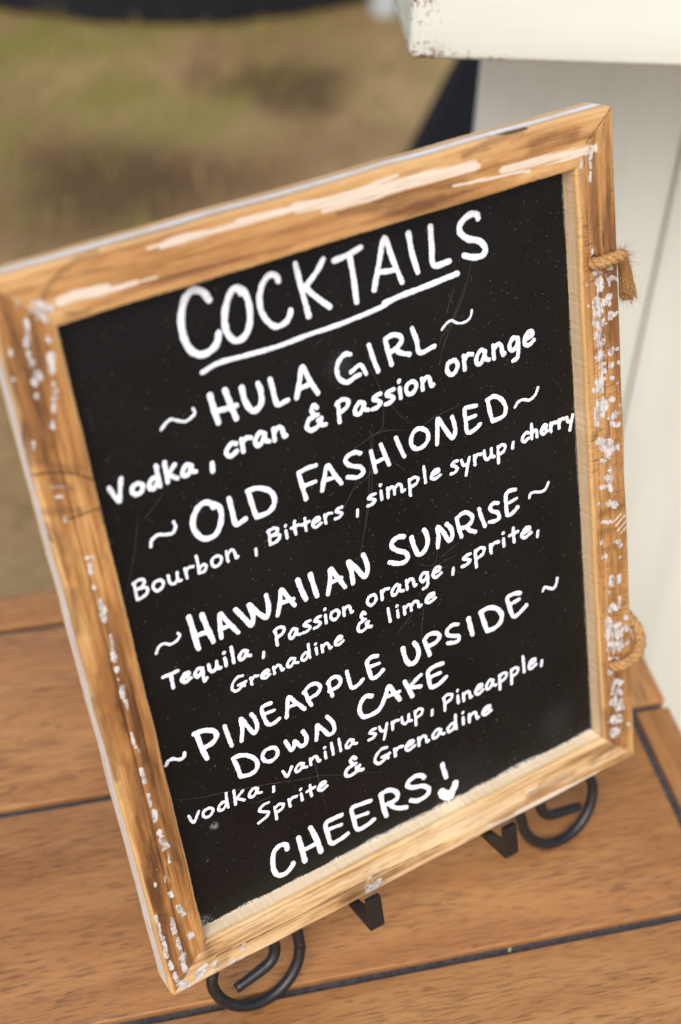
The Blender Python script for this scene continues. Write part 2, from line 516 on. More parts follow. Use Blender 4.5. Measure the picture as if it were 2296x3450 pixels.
LETTERING = [
 ('COCKTAILS', [
  (3.27, [(97.6,361.4), (95.8,365.3), (91.9,367.8), (87.7,366.4), (84.6,361.8), (82.7,354.9), (82.7,348.0), (84.5,342.0), (88.3,338.4), (92.7,338.1), (97.2,340.4), (99.4,345.2)]),
  (3.07, [(113.3,360.3), (111.9,362.8), (109.4,362.7), (106.4,359.1), (103.9,353.4), (103.0,347.2), (104.2,342.2), (107.3,339.1), (111.5,340.0), (114.6,344.2), (116.1,350.8), (116.0,356.8), (114.2,361.3), (111.9,362.8)]),
  (2.77, [(132.4,360.4), (131.6,363.1), (128.4,364.3), (124.7,361.5), (122.0,356.2), (121.6,349.7), (123.6,344.0), (127.3,340.0), (132.1,340.0), (135.1,342.4), (136.3,345.1)]),
  (2.71, [(142.1,365.8), (143.3,353.8), (145.0,339.7)]),
  (2.72, [(156.4,364.0), (152.0,359.0), (146.1,354.3)]),
  (2.75, [(145.1,353.8), (149.6,348.1), (156.4,340.9)]),
  (2.85, [(162.1,361.8), (168.9,362.4), (176.5,364.1)]),
  (2.89, [(170.1,362.4), (170.8,352.6), (170.8,339.1)]),
  (2.80, [(180.9,342.1), (184.9,353.1), (189.7,365.0), (192.7,354.2), (196.5,341.6)]),
  (2.63, [(184.9,349.9), (189.4,349.0), (194.1,348.7)]),
  (2.98, [(202.9,363.7), (203.6,354.6), (205.7,343.9)]),
  (3.04, [(215.3,363.7), (215.0,354.9), (215.1,344.9), (223.9,344.3)]),
  (3.19, [(242.6,360.8), (241.9,362.9), (238.6,363.8), (234.2,362.3), (231.5,359.4), (232.2,355.7), (236.1,352.2), (241.9,349.7), (245.3,345.5), (243.9,342.2), (238.5,342.3), (232.7,344.8)]),
  (2.41, [(88.1,329.8), (97.1,331.7), (111.6,330.9), (127.1,330.3), (142.3,331.0), (157.6,331.0), (172.3,331.8), (186.1,333.0)]),
  (2.93, [(185.5,334.0), (196.0,335.2), (203.8,335.5), (215.7,336.2), (227.8,337.0)]),
 ]),
 ('HULA GIRL', [
  (1.37, [(63.5,309.7), (66.1,311.9), (69.1,313.0), (72.1,311.3), (75.1,309.8), (78.0,310.2), (80.8,312.1), (80.3,314.4)]),
  (3.04, [(89.6,317.9), (90.2,311.3), (91.2,303.8)]),
  (3.06, [(97.3,317.9), (98.5,311.3), (100.3,302.7)]),
  (2.63, [(91.3,309.5), (96.1,309.1), (101.3,309.0)]),
  (2.95, [(105.6,316.4), (106.1,309.8), (108.5,304.1), (111.8,303.8), (114.2,306.6), (114.7,312.2), (113.9,315.8)]),
  (2.71, [(120.3,315.9), (121.0,309.6), (122.0,302.7), (127.5,302.9)]),
  (2.71, [(132.3,302.5), (134.9,309.4), (137.7,316.5), (140.3,309.1), (143.7,301.1)]),
  (2.37, [(133.7,306.4), (137.8,306.8), (141.4,306.8)]),
  (2.51, [(163.6,314.8), (160.9,315.7), (157.8,314.0), (155.7,310.8), (155.6,305.9), (157.8,302.6), (160.7,301.4), (164.2,302.7), (167.4,303.0)]),
  (2.20, [(162.8,305.9), (168.3,307.8), (170.9,302.3)]),
  (2.55, [(174.3,316.3), (175.7,308.8), (177.6,301.5)]),
  (2.57, [(183.5,316.1), (184.3,309.7), (185.4,302.6)]),
  (2.58, [(183.5,316.5), (188.0,317.2), (191.7,315.5), (192.5,312.9), (189.5,310.2), (185.4,308.9)]),
  (2.59, [(188.4,309.3), (191.5,306.7), (195.9,304.7)]),
  (2.62, [(199.1,317.1), (200.9,310.3), (202.1,303.6), (210.7,304.3)]),
  (1.33, [(215.8,311.4), (218.3,313.4), (221.8,314.5), (224.8,312.4), (228.8,311.2), (232.9,312.5), (234.5,316.2)]),
 ]),
 ('OLD FASHIONED', [
  (1.70, [(46.8,255.4), (47.9,258.3), (51.2,259.9), (55.1,258.6), (58.6,258.1), (60.5,260.5), (60.2,263.5)]),
  (2.87, [(80.9,263.2), (79.4,266.1), (76.3,267.2), (72.7,265.4), (69.8,261.3), (69.2,255.7), (71.6,250.6), (75.0,248.5), (79.4,249.2), (82.6,253.3), (84.0,258.2), (83.5,262.7), (80.2,265.4)]),
  (2.75, [(89.3,264.7), (89.7,257.5), (90.5,250.2), (95.6,251.2)]),
  (2.66, [(99.6,264.2), (100.3,257.3), (101.4,250.1)]),
  (2.69, [(99.2,265.0), (104.0,264.7), (109.4,261.9), (112.1,257.7), (111.6,253.0), (107.8,250.0), (101.9,250.0)]),
  (2.55, [(127.0,264.5), (127.9,256.7), (128.8,249.6)]),
  (2.35, [(127.0,264.5), (131.8,265.2), (136.8,265.1)]),
  (2.19, [(128.4,256.7), (131.9,256.7), (135.3,256.7)]),
  (2.57, [(138.1,250.7), (140.4,257.1), (143.0,262.5), (146.2,256.4), (149.1,250.5)]),
  (2.23, [(140.2,255.6), (145.9,255.0)]),
  (2.42, [(161.8,262.7), (158.7,264.3), (154.5,263.6), (153.1,261.2), (155.7,257.9), (160.8,255.4), (162.0,252.1), (158.5,250.6), (153.0,252.6)]),
  (2.42, [(167.8,261.6), (168.4,256.1), (169.0,249.7)]),
  (2.43, [(173.8,263.2), (175.3,257.5), (177.2,250.8)]),
  (2.16, [(169.2,254.7), (175.3,255.4)]),
  (2.45, [(182.8,263.8), (184.3,258.5), (186.3,252.1)]),
  (2.39, [(198.7,263.3), (195.2,264.2), (192.0,261.5), (191.2,257.0), (193.9,253.7), (198.0,253.7), (201.2,256.4), (201.2,260.7), (198.2,263.8)]),
  (2.53, [(206.2,252.0), (207.2,258.6), (208.3,265.4), (211.7,259.0), (215.5,252.3), (217.8,254.9), (217.7,259.3), (216.7,263.7)]),
  (2.44, [(231.9,264.9), (227.7,265.5), (224.7,265.4), (224.7,259.3), (225.2,252.1), (229.3,251.9), (233.2,253.9)]),
  (2.26, [(225.1,259.4), (230.8,259.6)]),
  (2.47, [(239.2,264.8), (239.9,259.0), (241.0,253.2)]),
  (2.50, [(238.6,265.7), (243.3,266.3), (247.8,262.9), (249.9,257.5), (247.9,253.5), (241.5,253.0)]),
  (1.75, [(255.7,256.1), (257.8,258.0), (261.2,258.6), (264.9,256.9), (269.0,258.5), (271.1,262.0)]),
 ]),
 ('HAWAIIAN SUNRISE', [
  (1.44, [(37.7,199.5), (39.5,202.2), (42.5,203.1), (45.5,201.2), (48.9,201.7), (51.1,203.7), (50.5,205.6)]),
  (3.00, [(57.6,211.5), (58.3,202.6), (58.9,192.6)]),
  (2.93, [(64.3,209.9), (65.5,202.0), (67.2,193.1)]),
  (2.58, [(58.3,200.3), (66.4,199.5)]),
  (2.57, [(71.7,193.4), (72.2,200.1), (73.5,206.4), (76.5,200.3), (80.8,192.4)]),
  (2.24, [(73.1,198.1), (78.0,198.0)]),
  (2.71, [(81.7,205.5), (84.8,199.8), (88.2,193.5), (90.2,198.0), (89.1,204.9), (92.4,199.7), (97.0,194.2), (99.2,199.4), (98.9,206.4)]),
  (2.56, [(103.2,192.8), (105.8,199.8), (107.5,205.9), (110.4,200.5), (113.2,194.4)]),
  (2.31, [(106.0,198.8), (113.1,198.2)]),
  (2.88, [(117.2,207.5), (118.3,201.4), (119.9,195.1)]),
  (2.90, [(124.5,207.8), (125.3,201.1), (126.3,194.4)]),
  (2.62, [(132.5,192.8), (134.9,200.2), (136.1,206.2), (139.2,200.1), (142.6,192.9)]),
  (2.36, [(134.9,198.6), (141.3,198.9)]),
  (2.70, [(147.5,193.0), (147.5,200.4), (146.7,206.1), (150.5,200.8), (154.4,194.0), (156.9,197.6), (156.6,203.1), (155.5,206.8)]),
  (2.74, [(180.3,207.7), (177.1,208.7), (173.4,207.5), (172.7,204.6), (175.7,201.1), (180.0,198.2), (181.2,194.9), (178.8,192.9), (174.2,193.9), (170.1,196.3)]),
  (2.78, [(184.8,205.4), (185.8,199.3), (187.7,193.9), (191.4,194.5), (194.0,198.3), (194.1,203.3), (192.8,206.8)]),
  (2.64, [(199.9,193.4), (201.1,199.6), (201.2,205.1), (204.4,200.6), (207.2,194.4), (209.7,197.1), (209.0,201.6), (206.7,204.8)]),
  (2.47, [(213.4,204.9), (214.1,199.1), (215.2,193.8)]),
  (2.48, [(213.3,205.9), (218.4,207.3), (222.7,204.1), (222.5,200.4), (218.9,198.6), (215.0,198.9)]),
  (2.49, [(218.7,198.2), (221.0,195.3), (224.1,193.3)]),
  (2.50, [(227.7,205.8), (228.8,200.6), (230.5,194.5)]),
  (2.34, [(240.1,204.8), (237.4,205.6), (234.8,204.2), (236.0,201.4), (239.5,198.9), (240.0,195.7), (236.9,194.8), (233.6,195.6)]),
  (2.44, [(251.9,208.5), (248.2,209.1), (245.6,207.8), (245.2,201.9), (245.5,195.3), (249.0,195.3), (252.5,197.5)]),
  (2.00, [(247.3,202.3), (252.2,203.0)]),
  (1.66, [(260.6,200.2), (261.5,202.2), (264.4,202.4), (267.9,201.0), (271.5,201.3), (273.8,204.7)]),
 ]),
 ('PINEAPPLE UPSIDE', [
  (1.95, [(29.4,135.2), (31.1,137.2), (33.8,137.2), (36.8,135.2), (39.5,135.5), (40.2,137.7)]),
  (2.87, [(48.4,145.6), (49.4,137.1), (51.0,128.6)]),
  (2.80, [(47.4,146.1), (52.8,145.5), (57.4,143.0), (58.6,139.5), (56.1,136.4), (51.3,135.5)]),
  (2.41, [(63.8,142.7), (64.5,136.3), (65.4,129.5)]),
  (2.37, [(71.2,129.9), (72.8,136.5), (73.1,142.8), (75.8,137.0), (78.7,130.9), (81.0,133.9), (80.5,139.5), (79.1,142.9)]),
  (2.29, [(90.6,144.2), (87.3,144.4), (85.2,143.0), (85.8,136.9), (87.1,132.3), (90.5,131.6), (94.0,132.8)]),
  (2.04, [(86.6,139.4), (91.9,139.2)]),
  (2.30, [(98.0,131.6), (99.5,137.9), (101.0,143.1), (104.2,138.6), (108.7,131.8)]),
  (1.89, [(100.3,137.1), (105.2,136.7)]),
  (2.34, [(110.7,141.3), (111.7,136.0), (113.1,132.1)]),
  (2.26, [(109.8,141.7), (113.7,144.3), (117.7,143.8), (119.7,140.7), (117.5,137.6), (112.5,136.6)]),
  (2.36, [(124.7,141.5), (125.1,136.4), (125.8,132.0)]),
  (2.28, [(124.2,141.0), (126.8,142.9), (130.4,142.2), (131.9,138.9), (129.5,136.1), (124.3,136.0)]),
  (2.40, [(136.1,142.8), (136.8,136.7), (137.7,131.6), (141.5,131.6), (144.9,133.7)]),
  (2.61, [(155.4,144.1), (151.5,144.9), (148.8,142.8), (149.2,137.6), (150.3,132.1), (153.7,131.6), (157.5,133.8)]),
  (2.22, [(150.0,139.5), (155.8,139.0)]),
  (2.90, [(171.3,141.6), (172.1,134.8), (174.3,130.1), (178.1,130.0), (180.6,134.3), (180.0,139.0), (178.5,142.0)]),
  (2.70, [(185.2,140.2), (186.2,135.1), (187.4,130.3)]),
  (2.60, [(185.0,140.7), (188.0,143.0), (192.4,142.2), (194.8,139.3), (192.2,136.3), (187.2,136.0)]),
  (2.42, [(207.1,141.4), (203.6,142.4), (200.0,140.7), (199.9,137.6), (203.4,135.4), (206.6,133.8), (206.7,131.3), (203.5,130.9), (199.5,132.5)]),
  (3.08, [(214.3,142.0), (215.0,136.9), (215.9,131.0)]),
  (3.00, [(222.7,142.2), (224.1,135.7), (225.5,129.0)]),
  (2.92, [(222.4,142.6), (227.7,143.1), (233.2,140.4), (236.2,134.9), (234.6,130.2), (230.4,128.5), (225.7,128.7)]),
  (2.70, [(249.6,143.6), (245.2,144.9), (240.9,143.8), (241.9,137.3), (243.9,130.5), (248.2,131.0), (253.2,133.9)]),
  (2.42, [(242.8,139.1), (248.7,139.9)]),
  (1.78, [(265.3,138.4), (266.7,140.1), (269.6,138.4), (272.5,136.9), (274.8,138.9), (275.6,142.5)]),
 ]),
 ('DOWN CAKE', [
  (2.56, [(64.8,121.0), (66.0,114.9), (66.6,108.8)]),
  (2.59, [(64.6,121.6), (69.0,121.3), (74.5,117.7), (77.1,112.6), (75.7,108.3), (71.5,107.2), (67.0,108.5)]),
  (2.27, [(86.1,117.5), (82.7,117.4), (80.6,114.5), (81.8,111.0), (85.1,109.4), (88.5,110.7), (89.5,113.7), (88.2,116.5), (85.7,117.7)]),
  (2.47, [(94.7,117.4), (95.9,113.8), (97.2,110.6), (99.2,111.8), (100.0,114.9), (101.6,112.1), (103.5,109.9), (106.3,110.8), (106.9,114.5), (105.6,118.6)]),
  (2.43, [(112.3,109.5), (113.5,114.2), (114.1,118.2), (116.8,114.5), (120.2,109.1), (123.5,110.2), (123.6,115.2), (120.6,121.0)]),
  (2.79, [(148.5,120.9), (145.4,122.4), (141.9,120.0), (140.2,115.1), (141.9,110.4), (146.3,109.3), (151.9,110.3), (156.5,116.1), (159.5,121.9), (162.6,116.6), (165.3,110.5)]),
  (2.29, [(156.5,116.1), (165.8,115.7)]),
  (2.73, [(169.7,120.4), (171.5,114.7), (173.3,109.0)]),
  (2.52, [(180.2,120.1), (176.1,118.0), (172.7,115.8)]),
  (2.54, [(173.4,114.7), (179.3,112.7)]),
  (2.76, [(194.7,121.0), (190.0,121.5), (185.0,120.0), (185.0,114.6), (185.7,109.3), (190.2,108.7), (195.9,111.2)]),
  (2.34, [(186.1,115.8), (192.5,115.7)]),
 ]),
 ('CHEERS!', [
  (2.99, [(84.3,48.9), (84.1,51.7), (81.1,53.4), (77.0,51.6), (74.9,46.1), (74.4,39.2), (76.4,34.2), (81.0,33.2), (84.7,35.5), (86.2,37.3)]),
  (3.21, [(92.0,52.5), (92.7,43.5), (93.2,34.9)]),
  (3.22, [(99.9,55.3), (102.2,45.8), (103.6,36.0)]),
  (2.67, [(93.0,42.5), (103.2,42.8)]),
  (2.86, [(119.5,53.5), (114.6,53.7), (109.3,52.8), (109.4,45.1), (110.7,37.9), (116.6,37.7), (121.4,38.9)]),
  (2.30, [(109.9,48.3), (118.5,47.1)]),
  (2.70, [(138.5,53.4), (132.4,54.3), (126.3,54.4), (126.5,46.6), (127.6,38.7), (133.0,38.0), (138.8,39.6)]),
  (2.34, [(126.9,47.4), (135.7,46.1)]),
  (2.94, [(145.4,54.4), (145.7,46.0), (146.9,37.7)]),
  (2.96, [(145.1,54.0), (149.4,54.8), (154.1,52.2), (155.9,48.2), (153.8,45.5), (147.7,45.5)]),
  (2.78, [(149.2,45.7), (153.6,40.0), (160.3,36.7)]),
  (2.99, [(174.0,51.3), (172.7,53.4), (168.8,55.1), (164.0,53.8), (163.0,51.0), (166.4,48.1), (172.8,45.8), (176.3,41.7), (174.5,38.2), (168.7,37.4), (163.6,40.1)]),
  (3.03, [(187.0,53.9), (187.6,49.1), (188.5,43.9)]),
  (6.18, [(185.2,33.2), (187.4,31.0), (189.8,30.5)]),
  (5.14, [(184.4,35.1), (186.5,32.3)]),
  (4.54, [(194.1,36.5), (193.0,33.9), (190.2,30.6)]),
  (3.10, [(187.6,28.6), (190.3,28.3)]),
 ]),
 ('Vodka, cran & Passion orange', [
  (2.29, [(33.9,291.0), (36.9,283.1), (38.6,287.9), (40.3,293.6)]),
  (2.29, [(47.4,288.4), (45.0,287.8), (44.0,285.5), (45.4,283.3), (47.9,283.7), (49.4,285.9), (48.5,288.0), (46.7,288.3)]),
  (2.29, [(56.9,287.3), (54.9,288.3), (52.5,285.8), (52.9,283.4), (55.0,283.6), (57.1,286.4)]),
  (2.29, [(57.6,293.4), (57.3,288.2), (57.4,283.2)]),
  (2.29, [(61.8,293.7), (61.4,283.7)]),
  (2.29, [(66.3,291.0), (61.9,287.0)]),
  (2.29, [(62.7,287.3), (66.3,284.0)]),
  (2.29, [(74.0,288.0), (71.9,288.9), (69.5,286.5), (69.6,284.1), (71.7,284.0), (73.9,286.9), (74.3,287.7)]),
  (2.29, [(73.8,287.7), (74.2,284.9), (75.8,284.0)]),
  (2.55, [(84.4,285.3), (83.9,281.4)]),
  (2.40, [(97.9,290.6), (95.6,291.4), (92.8,289.1), (92.4,286.9), (94.4,285.4), (97.6,286.8)]),
  (2.40, [(100.8,291.7), (100.8,285.5)]),
  (2.40, [(101.0,289.3), (103.1,291.5), (105.8,290.9)]),
  (2.40, [(112.8,290.7), (110.6,291.8), (107.9,289.1), (107.9,286.2), (110.2,286.0), (112.8,289.4), (113.2,290.4)]),
  (2.40, [(112.6,290.4), (113.0,287.0), (114.8,285.9)]),
  (2.40, [(117.8,291.3), (117.6,285.5)]),
  (2.40, [(117.9,289.0), (120.3,291.0), (122.2,289.9), (122.7,285.7), (123.8,285.8)]),
  (2.38, [(142.0,294.1), (140.6,295.8), (139.0,293.7), (139.9,290.5), (136.9,289.4), (135.2,286.2), (137.3,283.7), (141.5,284.9), (143.6,288.1)]),
  (2.38, [(139.9,290.5), (141.8,290.5)]),
  (2.38, [(141.7,287.7), (142.7,284.9), (145.3,284.2)]),
  (2.31, [(153.4,293.0), (153.0,282.7)]),
  (2.31, [(152.6,292.3), (155.7,293.7), (159.2,292.1), (157.9,289.0), (153.5,287.5)]),
  (2.31, [(167.3,288.2), (165.0,289.1), (162.3,286.4), (162.4,283.7), (164.8,283.6), (167.3,286.9), (167.7,287.8)]),
  (2.31, [(167.1,287.8), (167.6,284.7), (169.5,283.7)]),
  (2.31, [(177.3,289.8), (174.6,289.5), (172.9,288.1), (175.6,286.5), (176.7,284.8), (174.3,283.3), (171.8,283.2)]),
  (2.31, [(184.9,289.5), (182.1,289.3), (180.5,288.0), (183.2,286.4), (184.2,284.8), (181.8,283.4), (179.3,283.3)]),
  (2.31, [(188.3,289.0), (188.3,283.8)]),
  (2.31, [(188.3,292.5), (188.5,292.9)]),
  (2.31, [(195.7,290.3), (193.0,289.5), (191.9,286.7), (193.5,284.0), (196.2,284.6), (197.9,287.2), (196.9,289.8), (194.9,290.1)]),
  (2.31, [(201.5,289.8), (201.4,284.0)]),
  (2.31, [(201.6,287.6), (204.0,289.7), (205.9,288.6), (206.5,284.4), (207.7,284.6)]),
  (2.44, [(220.7,293.7), (217.7,292.8), (216.6,289.6), (218.3,286.5), (221.2,287.1), (223.0,290.2), (221.9,293.1), (219.8,293.5)]),
  (2.44, [(227.0,294.0), (227.1,286.7)]),
  (2.44, [(227.3,291.2), (229.5,293.8), (232.3,293.3)]),
  (2.44, [(239.9,292.6), (237.5,293.7), (234.6,290.5), (234.7,287.2), (237.2,287.1), (239.8,291.0), (240.3,292.2)]),
  (2.44, [(239.6,292.2), (240.1,288.3), (242.1,287.2)]),
  (2.44, [(245.2,293.9), (245.2,286.9)]),
  (2.44, [(245.4,291.2), (248.0,293.7), (250.0,292.5), (250.6,287.4), (251.8,287.6)]),
  (2.44, [(260.5,293.1), (257.6,294.0), (255.2,290.7), (256.5,287.6), (259.5,289.2), (260.7,293.1)]),
  (2.44, [(260.7,293.1), (260.7,288.1), (259.6,283.1), (256.7,281.9)]),
  (2.44, [(265.5,290.8), (269.7,292.1), (269.9,293.9), (267.7,294.5), (265.1,292.0), (264.7,289.0), (267.0,287.4), (270.8,289.1)]),
 ]),
 ('Bourbon, Bitters, simple syrup, cherry', [
  (1.58, [(35.0,240.7), (34.7,231.5)]),
  (1.58, [(34.4,240.1), (37.8,241.1), (40.1,239.7), (38.7,237.3), (35.9,236.6)]),
  (1.58, [(36.3,236.6), (40.3,235.8), (40.2,233.1), (37.4,231.6), (34.7,231.4)]),
  (1.58, [(46.9,237.2), (44.5,236.5), (43.6,234.2), (45.0,231.9), (47.3,232.3), (48.8,234.6), (47.9,236.8), (46.2,237.0)]),
  (1.58, [(51.9,237.3), (52.1,233.5), (53.9,232.1), (56.0,233.9), (56.5,237.3)]),
  (1.58, [(56.3,235.3), (56.6,232.7), (57.9,232.5)]),
  (1.58, [(60.7,237.6), (60.8,232.5)]),
  (1.58, [(60.9,235.6), (62.7,237.5), (65.1,237.1)]),
  (1.58, [(67.4,241.7), (67.6,237.2), (67.3,232.3)]),
  (1.58, [(67.3,232.6), (69.7,232.4), (71.5,234.4), (70.2,236.1), (67.8,234.9)]),
  (1.58, [(77.8,237.8), (75.4,237.2), (74.5,234.9), (75.9,232.6), (78.3,233.1), (79.7,235.3), (78.8,237.4), (77.2,237.7)]),
  (1.58, [(82.8,238.0), (82.8,232.6)]),
  (1.58, [(82.9,235.9), (85.1,237.9), (86.7,236.9), (87.2,233.0), (88.2,233.2)]),
  (1.56, [(98.1,233.5), (97.7,230.0)]),
  (1.68, [(106.4,240.5), (106.0,232.9)]),
  (1.68, [(105.8,240.0), (109.0,240.7), (111.2,239.5), (109.8,237.6), (107.2,237.1)]),
  (1.68, [(107.5,237.1), (111.3,236.3), (111.2,234.2), (108.6,232.9), (106.0,232.8)]),
  (1.68, [(115.4,236.8), (115.4,232.7)]),
  (1.68, [(115.4,239.5), (115.7,239.7)]),
  (1.68, [(120.7,240.1), (120.3,236.2), (120.4,232.9)]),
  (1.68, [(118.5,237.0), (122.7,237.3)]),
  (1.68, [(126.5,239.6), (126.2,235.9), (126.2,232.7)]),
  (1.68, [(124.3,236.6), (128.6,237.0)]),
  (1.68, [(130.8,234.9), (134.0,235.7), (134.2,236.9), (132.5,237.3), (130.5,235.7), (130.2,233.6), (131.9,232.5), (134.8,233.6)]),
  (1.68, [(137.4,237.2), (137.4,232.6)]),
  (1.68, [(137.6,235.4), (139.3,237.1), (141.5,236.7)]),
  (1.68, [(147.4,237.8), (145.2,237.7), (143.9,236.6), (146.0,235.3), (146.9,234.0), (144.9,232.8), (142.9,232.8)]),
  (1.64, [(155.9,232.9), (155.3,229.3)]),
  (1.80, [(167.1,238.0), (164.5,237.8), (162.9,236.8), (165.5,235.4), (166.5,234.1), (164.2,232.9), (161.8,232.9)]),
  (1.80, [(170.5,238.2), (170.4,233.6)]),
  (1.80, [(170.5,241.3), (170.7,241.6)]),
  (1.80, [(174.4,238.4), (174.3,233.2)]),
  (1.80, [(174.5,236.4), (176.5,238.1), (178.1,237.2), (178.1,233.5)]),
  (1.80, [(178.2,236.4), (180.6,238.2), (182.4,237.0), (182.6,233.5), (184.1,233.8)]),
  (1.80, [(187.5,238.4), (187.2,229.4)]),
  (1.80, [(187.4,237.3), (190.1,238.7), (192.7,237.3), (191.4,234.8), (188.0,233.9)]),
  (1.80, [(196.9,242.5), (197.0,237.7), (196.9,233.2)]),
  (1.80, [(201.5,235.7), (205.3,236.5), (205.5,237.8), (203.5,238.2), (201.2,236.4), (200.8,234.3), (202.9,233.2), (206.3,234.3)]),
  (1.88, [(217.6,238.5), (215.2,238.4), (213.8,237.1), (216.0,235.4), (216.9,233.8), (214.8,232.4), (212.7,232.4)]),
  (1.88, [(219.8,237.7), (220.8,234.5), (223.2,234.2)]),
  (1.88, [(224.8,237.8), (223.5,233.9), (221.8,228.6)]),
  (1.88, [(227.9,237.6), (227.9,232.2)]),
  (1.88, [(228.1,235.5), (229.9,237.4), (232.2,236.9)]),
  (1.88, [(234.3,238.0), (234.4,234.0), (236.1,232.5), (238.3,234.3), (238.9,237.9)]),
  (1.88, [(238.6,235.8), (238.9,233.0), (240.2,232.7)]),
  (1.88, [(243.0,237.5), (242.6,228.0)]),
  (1.88, [(242.9,236.3), (245.4,237.7), (247.6,236.2), (246.5,233.6), (243.4,232.7)]),
  (1.91, [(252.9,236.6), (252.2,233.3)]),
  (2.00, [(263.0,238.5), (261.3,239.1), (259.2,237.3), (258.9,235.5), (260.4,234.4), (262.8,235.5)]),
  (2.00, [(265.4,242.8), (265.0,234.4)]),
  (2.00, [(265.2,237.0), (267.1,238.6), (268.4,237.7), (268.5,234.4)]),
  (2.00, [(271.9,236.9), (274.8,237.6), (275.0,238.9), (273.5,239.3), (271.7,237.6), (271.4,235.6), (272.9,234.5), (275.5,235.6)]),
  (2.00, [(277.8,239.0), (277.8,234.3)]),
  (2.00, [(278.0,237.2), (279.5,238.8), (281.5,238.4)]),
  (2.00, [(283.3,239.3), (283.3,234.3)]),
  (2.00, [(283.5,237.3), (285.0,239.1), (287.0,238.7)]),
  (2.00, [(288.6,238.9), (289.5,236.0), (291.4,235.7)]),
  (2.00, [(292.8,239.0), (291.7,235.5), (290.3,230.7)]),
 ]),
 ('Tequila, Passion orange, sprite,', [
  (1.95, [(38.3,185.2), (42.3,185.1), (46.2,185.3)]),
  (1.95, [(42.4,184.9), (42.3,180.8), (42.2,177.2)]),
  (1.95, [(47.9,179.8), (51.3,180.5), (51.5,181.8), (49.8,182.2), (47.7,180.5), (47.3,178.5), (49.1,177.3), (52.1,178.4)]),
  (1.95, [(58.7,181.0), (56.4,181.6), (54.4,179.3), (55.5,177.3), (58.2,179.3), (58.9,181.0)]),
  (1.95, [(58.9,181.0), (58.4,177.2), (58.5,173.4), (59.9,174.6)]),
  (1.95, [(62.3,181.4), (62.4,178.1), (64.1,176.8), (66.2,178.3), (66.7,181.3)]),
  (1.95, [(66.5,179.6), (66.8,177.2), (68.1,177.0)]),
  (1.95, [(71.3,181.3), (71.2,176.9)]),
  (1.95, [(71.4,184.3), (71.6,184.5)]),
  (1.95, [(75.6,185.9), (75.6,181.3), (75.5,176.9)]),
  (1.95, [(83.2,180.2), (81.3,181.0), (79.0,179.0), (79.0,176.9), (81.0,176.7), (83.1,179.2), (83.5,180.0)]),
  (1.95, [(83.0,180.0), (83.3,177.4), (84.9,176.7)]),
  (1.70, [(92.1,175.3), (91.5,172.5)]),
  (1.78, [(100.5,185.1), (100.1,176.2)]),
  (1.78, [(99.8,184.5), (102.5,185.7), (105.3,184.2), (104.1,181.5), (100.5,180.4)]),
  (1.78, [(111.9,180.5), (110.0,181.3), (107.8,179.2), (107.8,176.8), (109.7,176.7), (111.8,179.4), (112.2,180.2)]),
  (1.78, [(111.7,180.2), (112.0,177.5), (113.6,176.7)]),
  (1.78, [(120.1,182.1), (117.9,181.9), (116.5,180.8), (118.7,179.4), (119.5,177.9), (117.5,176.7), (115.5,176.7)]),
  (1.78, [(126.3,182.0), (124.1,181.9), (122.7,180.7), (124.9,179.3), (125.7,177.9), (123.7,176.7), (121.7,176.7)]),
  (1.78, [(129.1,181.6), (129.0,176.9)]),
  (1.78, [(129.2,184.8), (129.4,185.1)]),
  (1.78, [(135.2,181.9), (132.9,181.3), (132.0,179.0), (133.3,176.7), (135.5,177.1), (137.0,179.3), (136.1,181.5), (134.6,181.8)]),
  (1.78, [(139.9,181.4), (139.8,176.5)]),
  (1.78, [(140.0,179.5), (142.0,181.2), (143.5,180.3), (144.0,176.8), (144.9,176.9)]),
  (1.91, [(157.6,181.6), (155.1,181.0), (154.1,178.6), (155.5,176.1), (158.0,176.5), (159.5,178.8), (158.6,181.2), (156.9,181.5)]),
  (1.91, [(163.0,181.9), (163.0,176.4)]),
  (1.91, [(163.2,179.8), (165.1,181.8), (167.6,181.3)]),
  (1.91, [(174.0,180.6), (172.0,181.5), (169.5,179.1), (169.5,176.5), (171.6,176.4), (173.9,179.4), (174.4,180.3)]),
  (1.91, [(173.8,180.3), (174.2,177.3), (175.9,176.4)]),
  (1.91, [(178.6,181.7), (178.5,176.3)]),
  (1.91, [(178.7,179.6), (180.9,181.5), (182.6,180.5), (183.1,176.6), (184.1,176.7)]),
  (1.91, [(191.6,181.0), (189.2,181.7), (187.1,179.2), (188.2,176.9), (190.7,178.0), (191.8,181.0)]),
  (1.91, [(191.8,181.0), (191.7,177.1), (190.8,173.3), (188.3,172.4)]),
  (1.91, [(195.9,178.9), (199.4,179.8), (199.7,181.3), (197.8,181.8), (195.6,179.8), (195.2,177.4), (197.1,176.0), (200.3,177.4)]),
  (1.96, [(208.0,177.0), (207.4,173.5)]),
  (2.00, [(219.6,181.5), (216.6,181.2), (214.9,180.0), (217.8,178.6), (219.0,177.2), (216.4,175.8), (213.7,175.7)]),
  (2.00, [(222.8,182.0), (222.7,171.8)]),
  (2.00, [(222.7,180.7), (225.8,182.4), (228.7,181.0), (227.3,178.0), (223.5,176.9)]),
  (2.00, [(232.8,181.7), (233.0,176.5)]),
  (2.00, [(233.1,179.7), (235.3,181.7), (238.3,181.4)]),
  (2.00, [(241.6,182.0), (241.7,177.2)]),
  (2.00, [(241.6,185.2), (241.9,185.5)]),
  (2.00, [(248.6,186.0), (248.3,181.3), (248.5,177.3)]),
  (2.00, [(245.8,182.2), (251.5,182.8)]),
  (2.00, [(254.5,179.8), (258.9,180.8), (259.1,182.3), (256.8,182.7), (254.2,180.6), (253.8,178.3), (256.2,177.1), (260.1,178.5)]),
  (1.79, [(264.7,177.7), (264.1,174.4)]),
 ]),
 ('Grenadine & lime', [
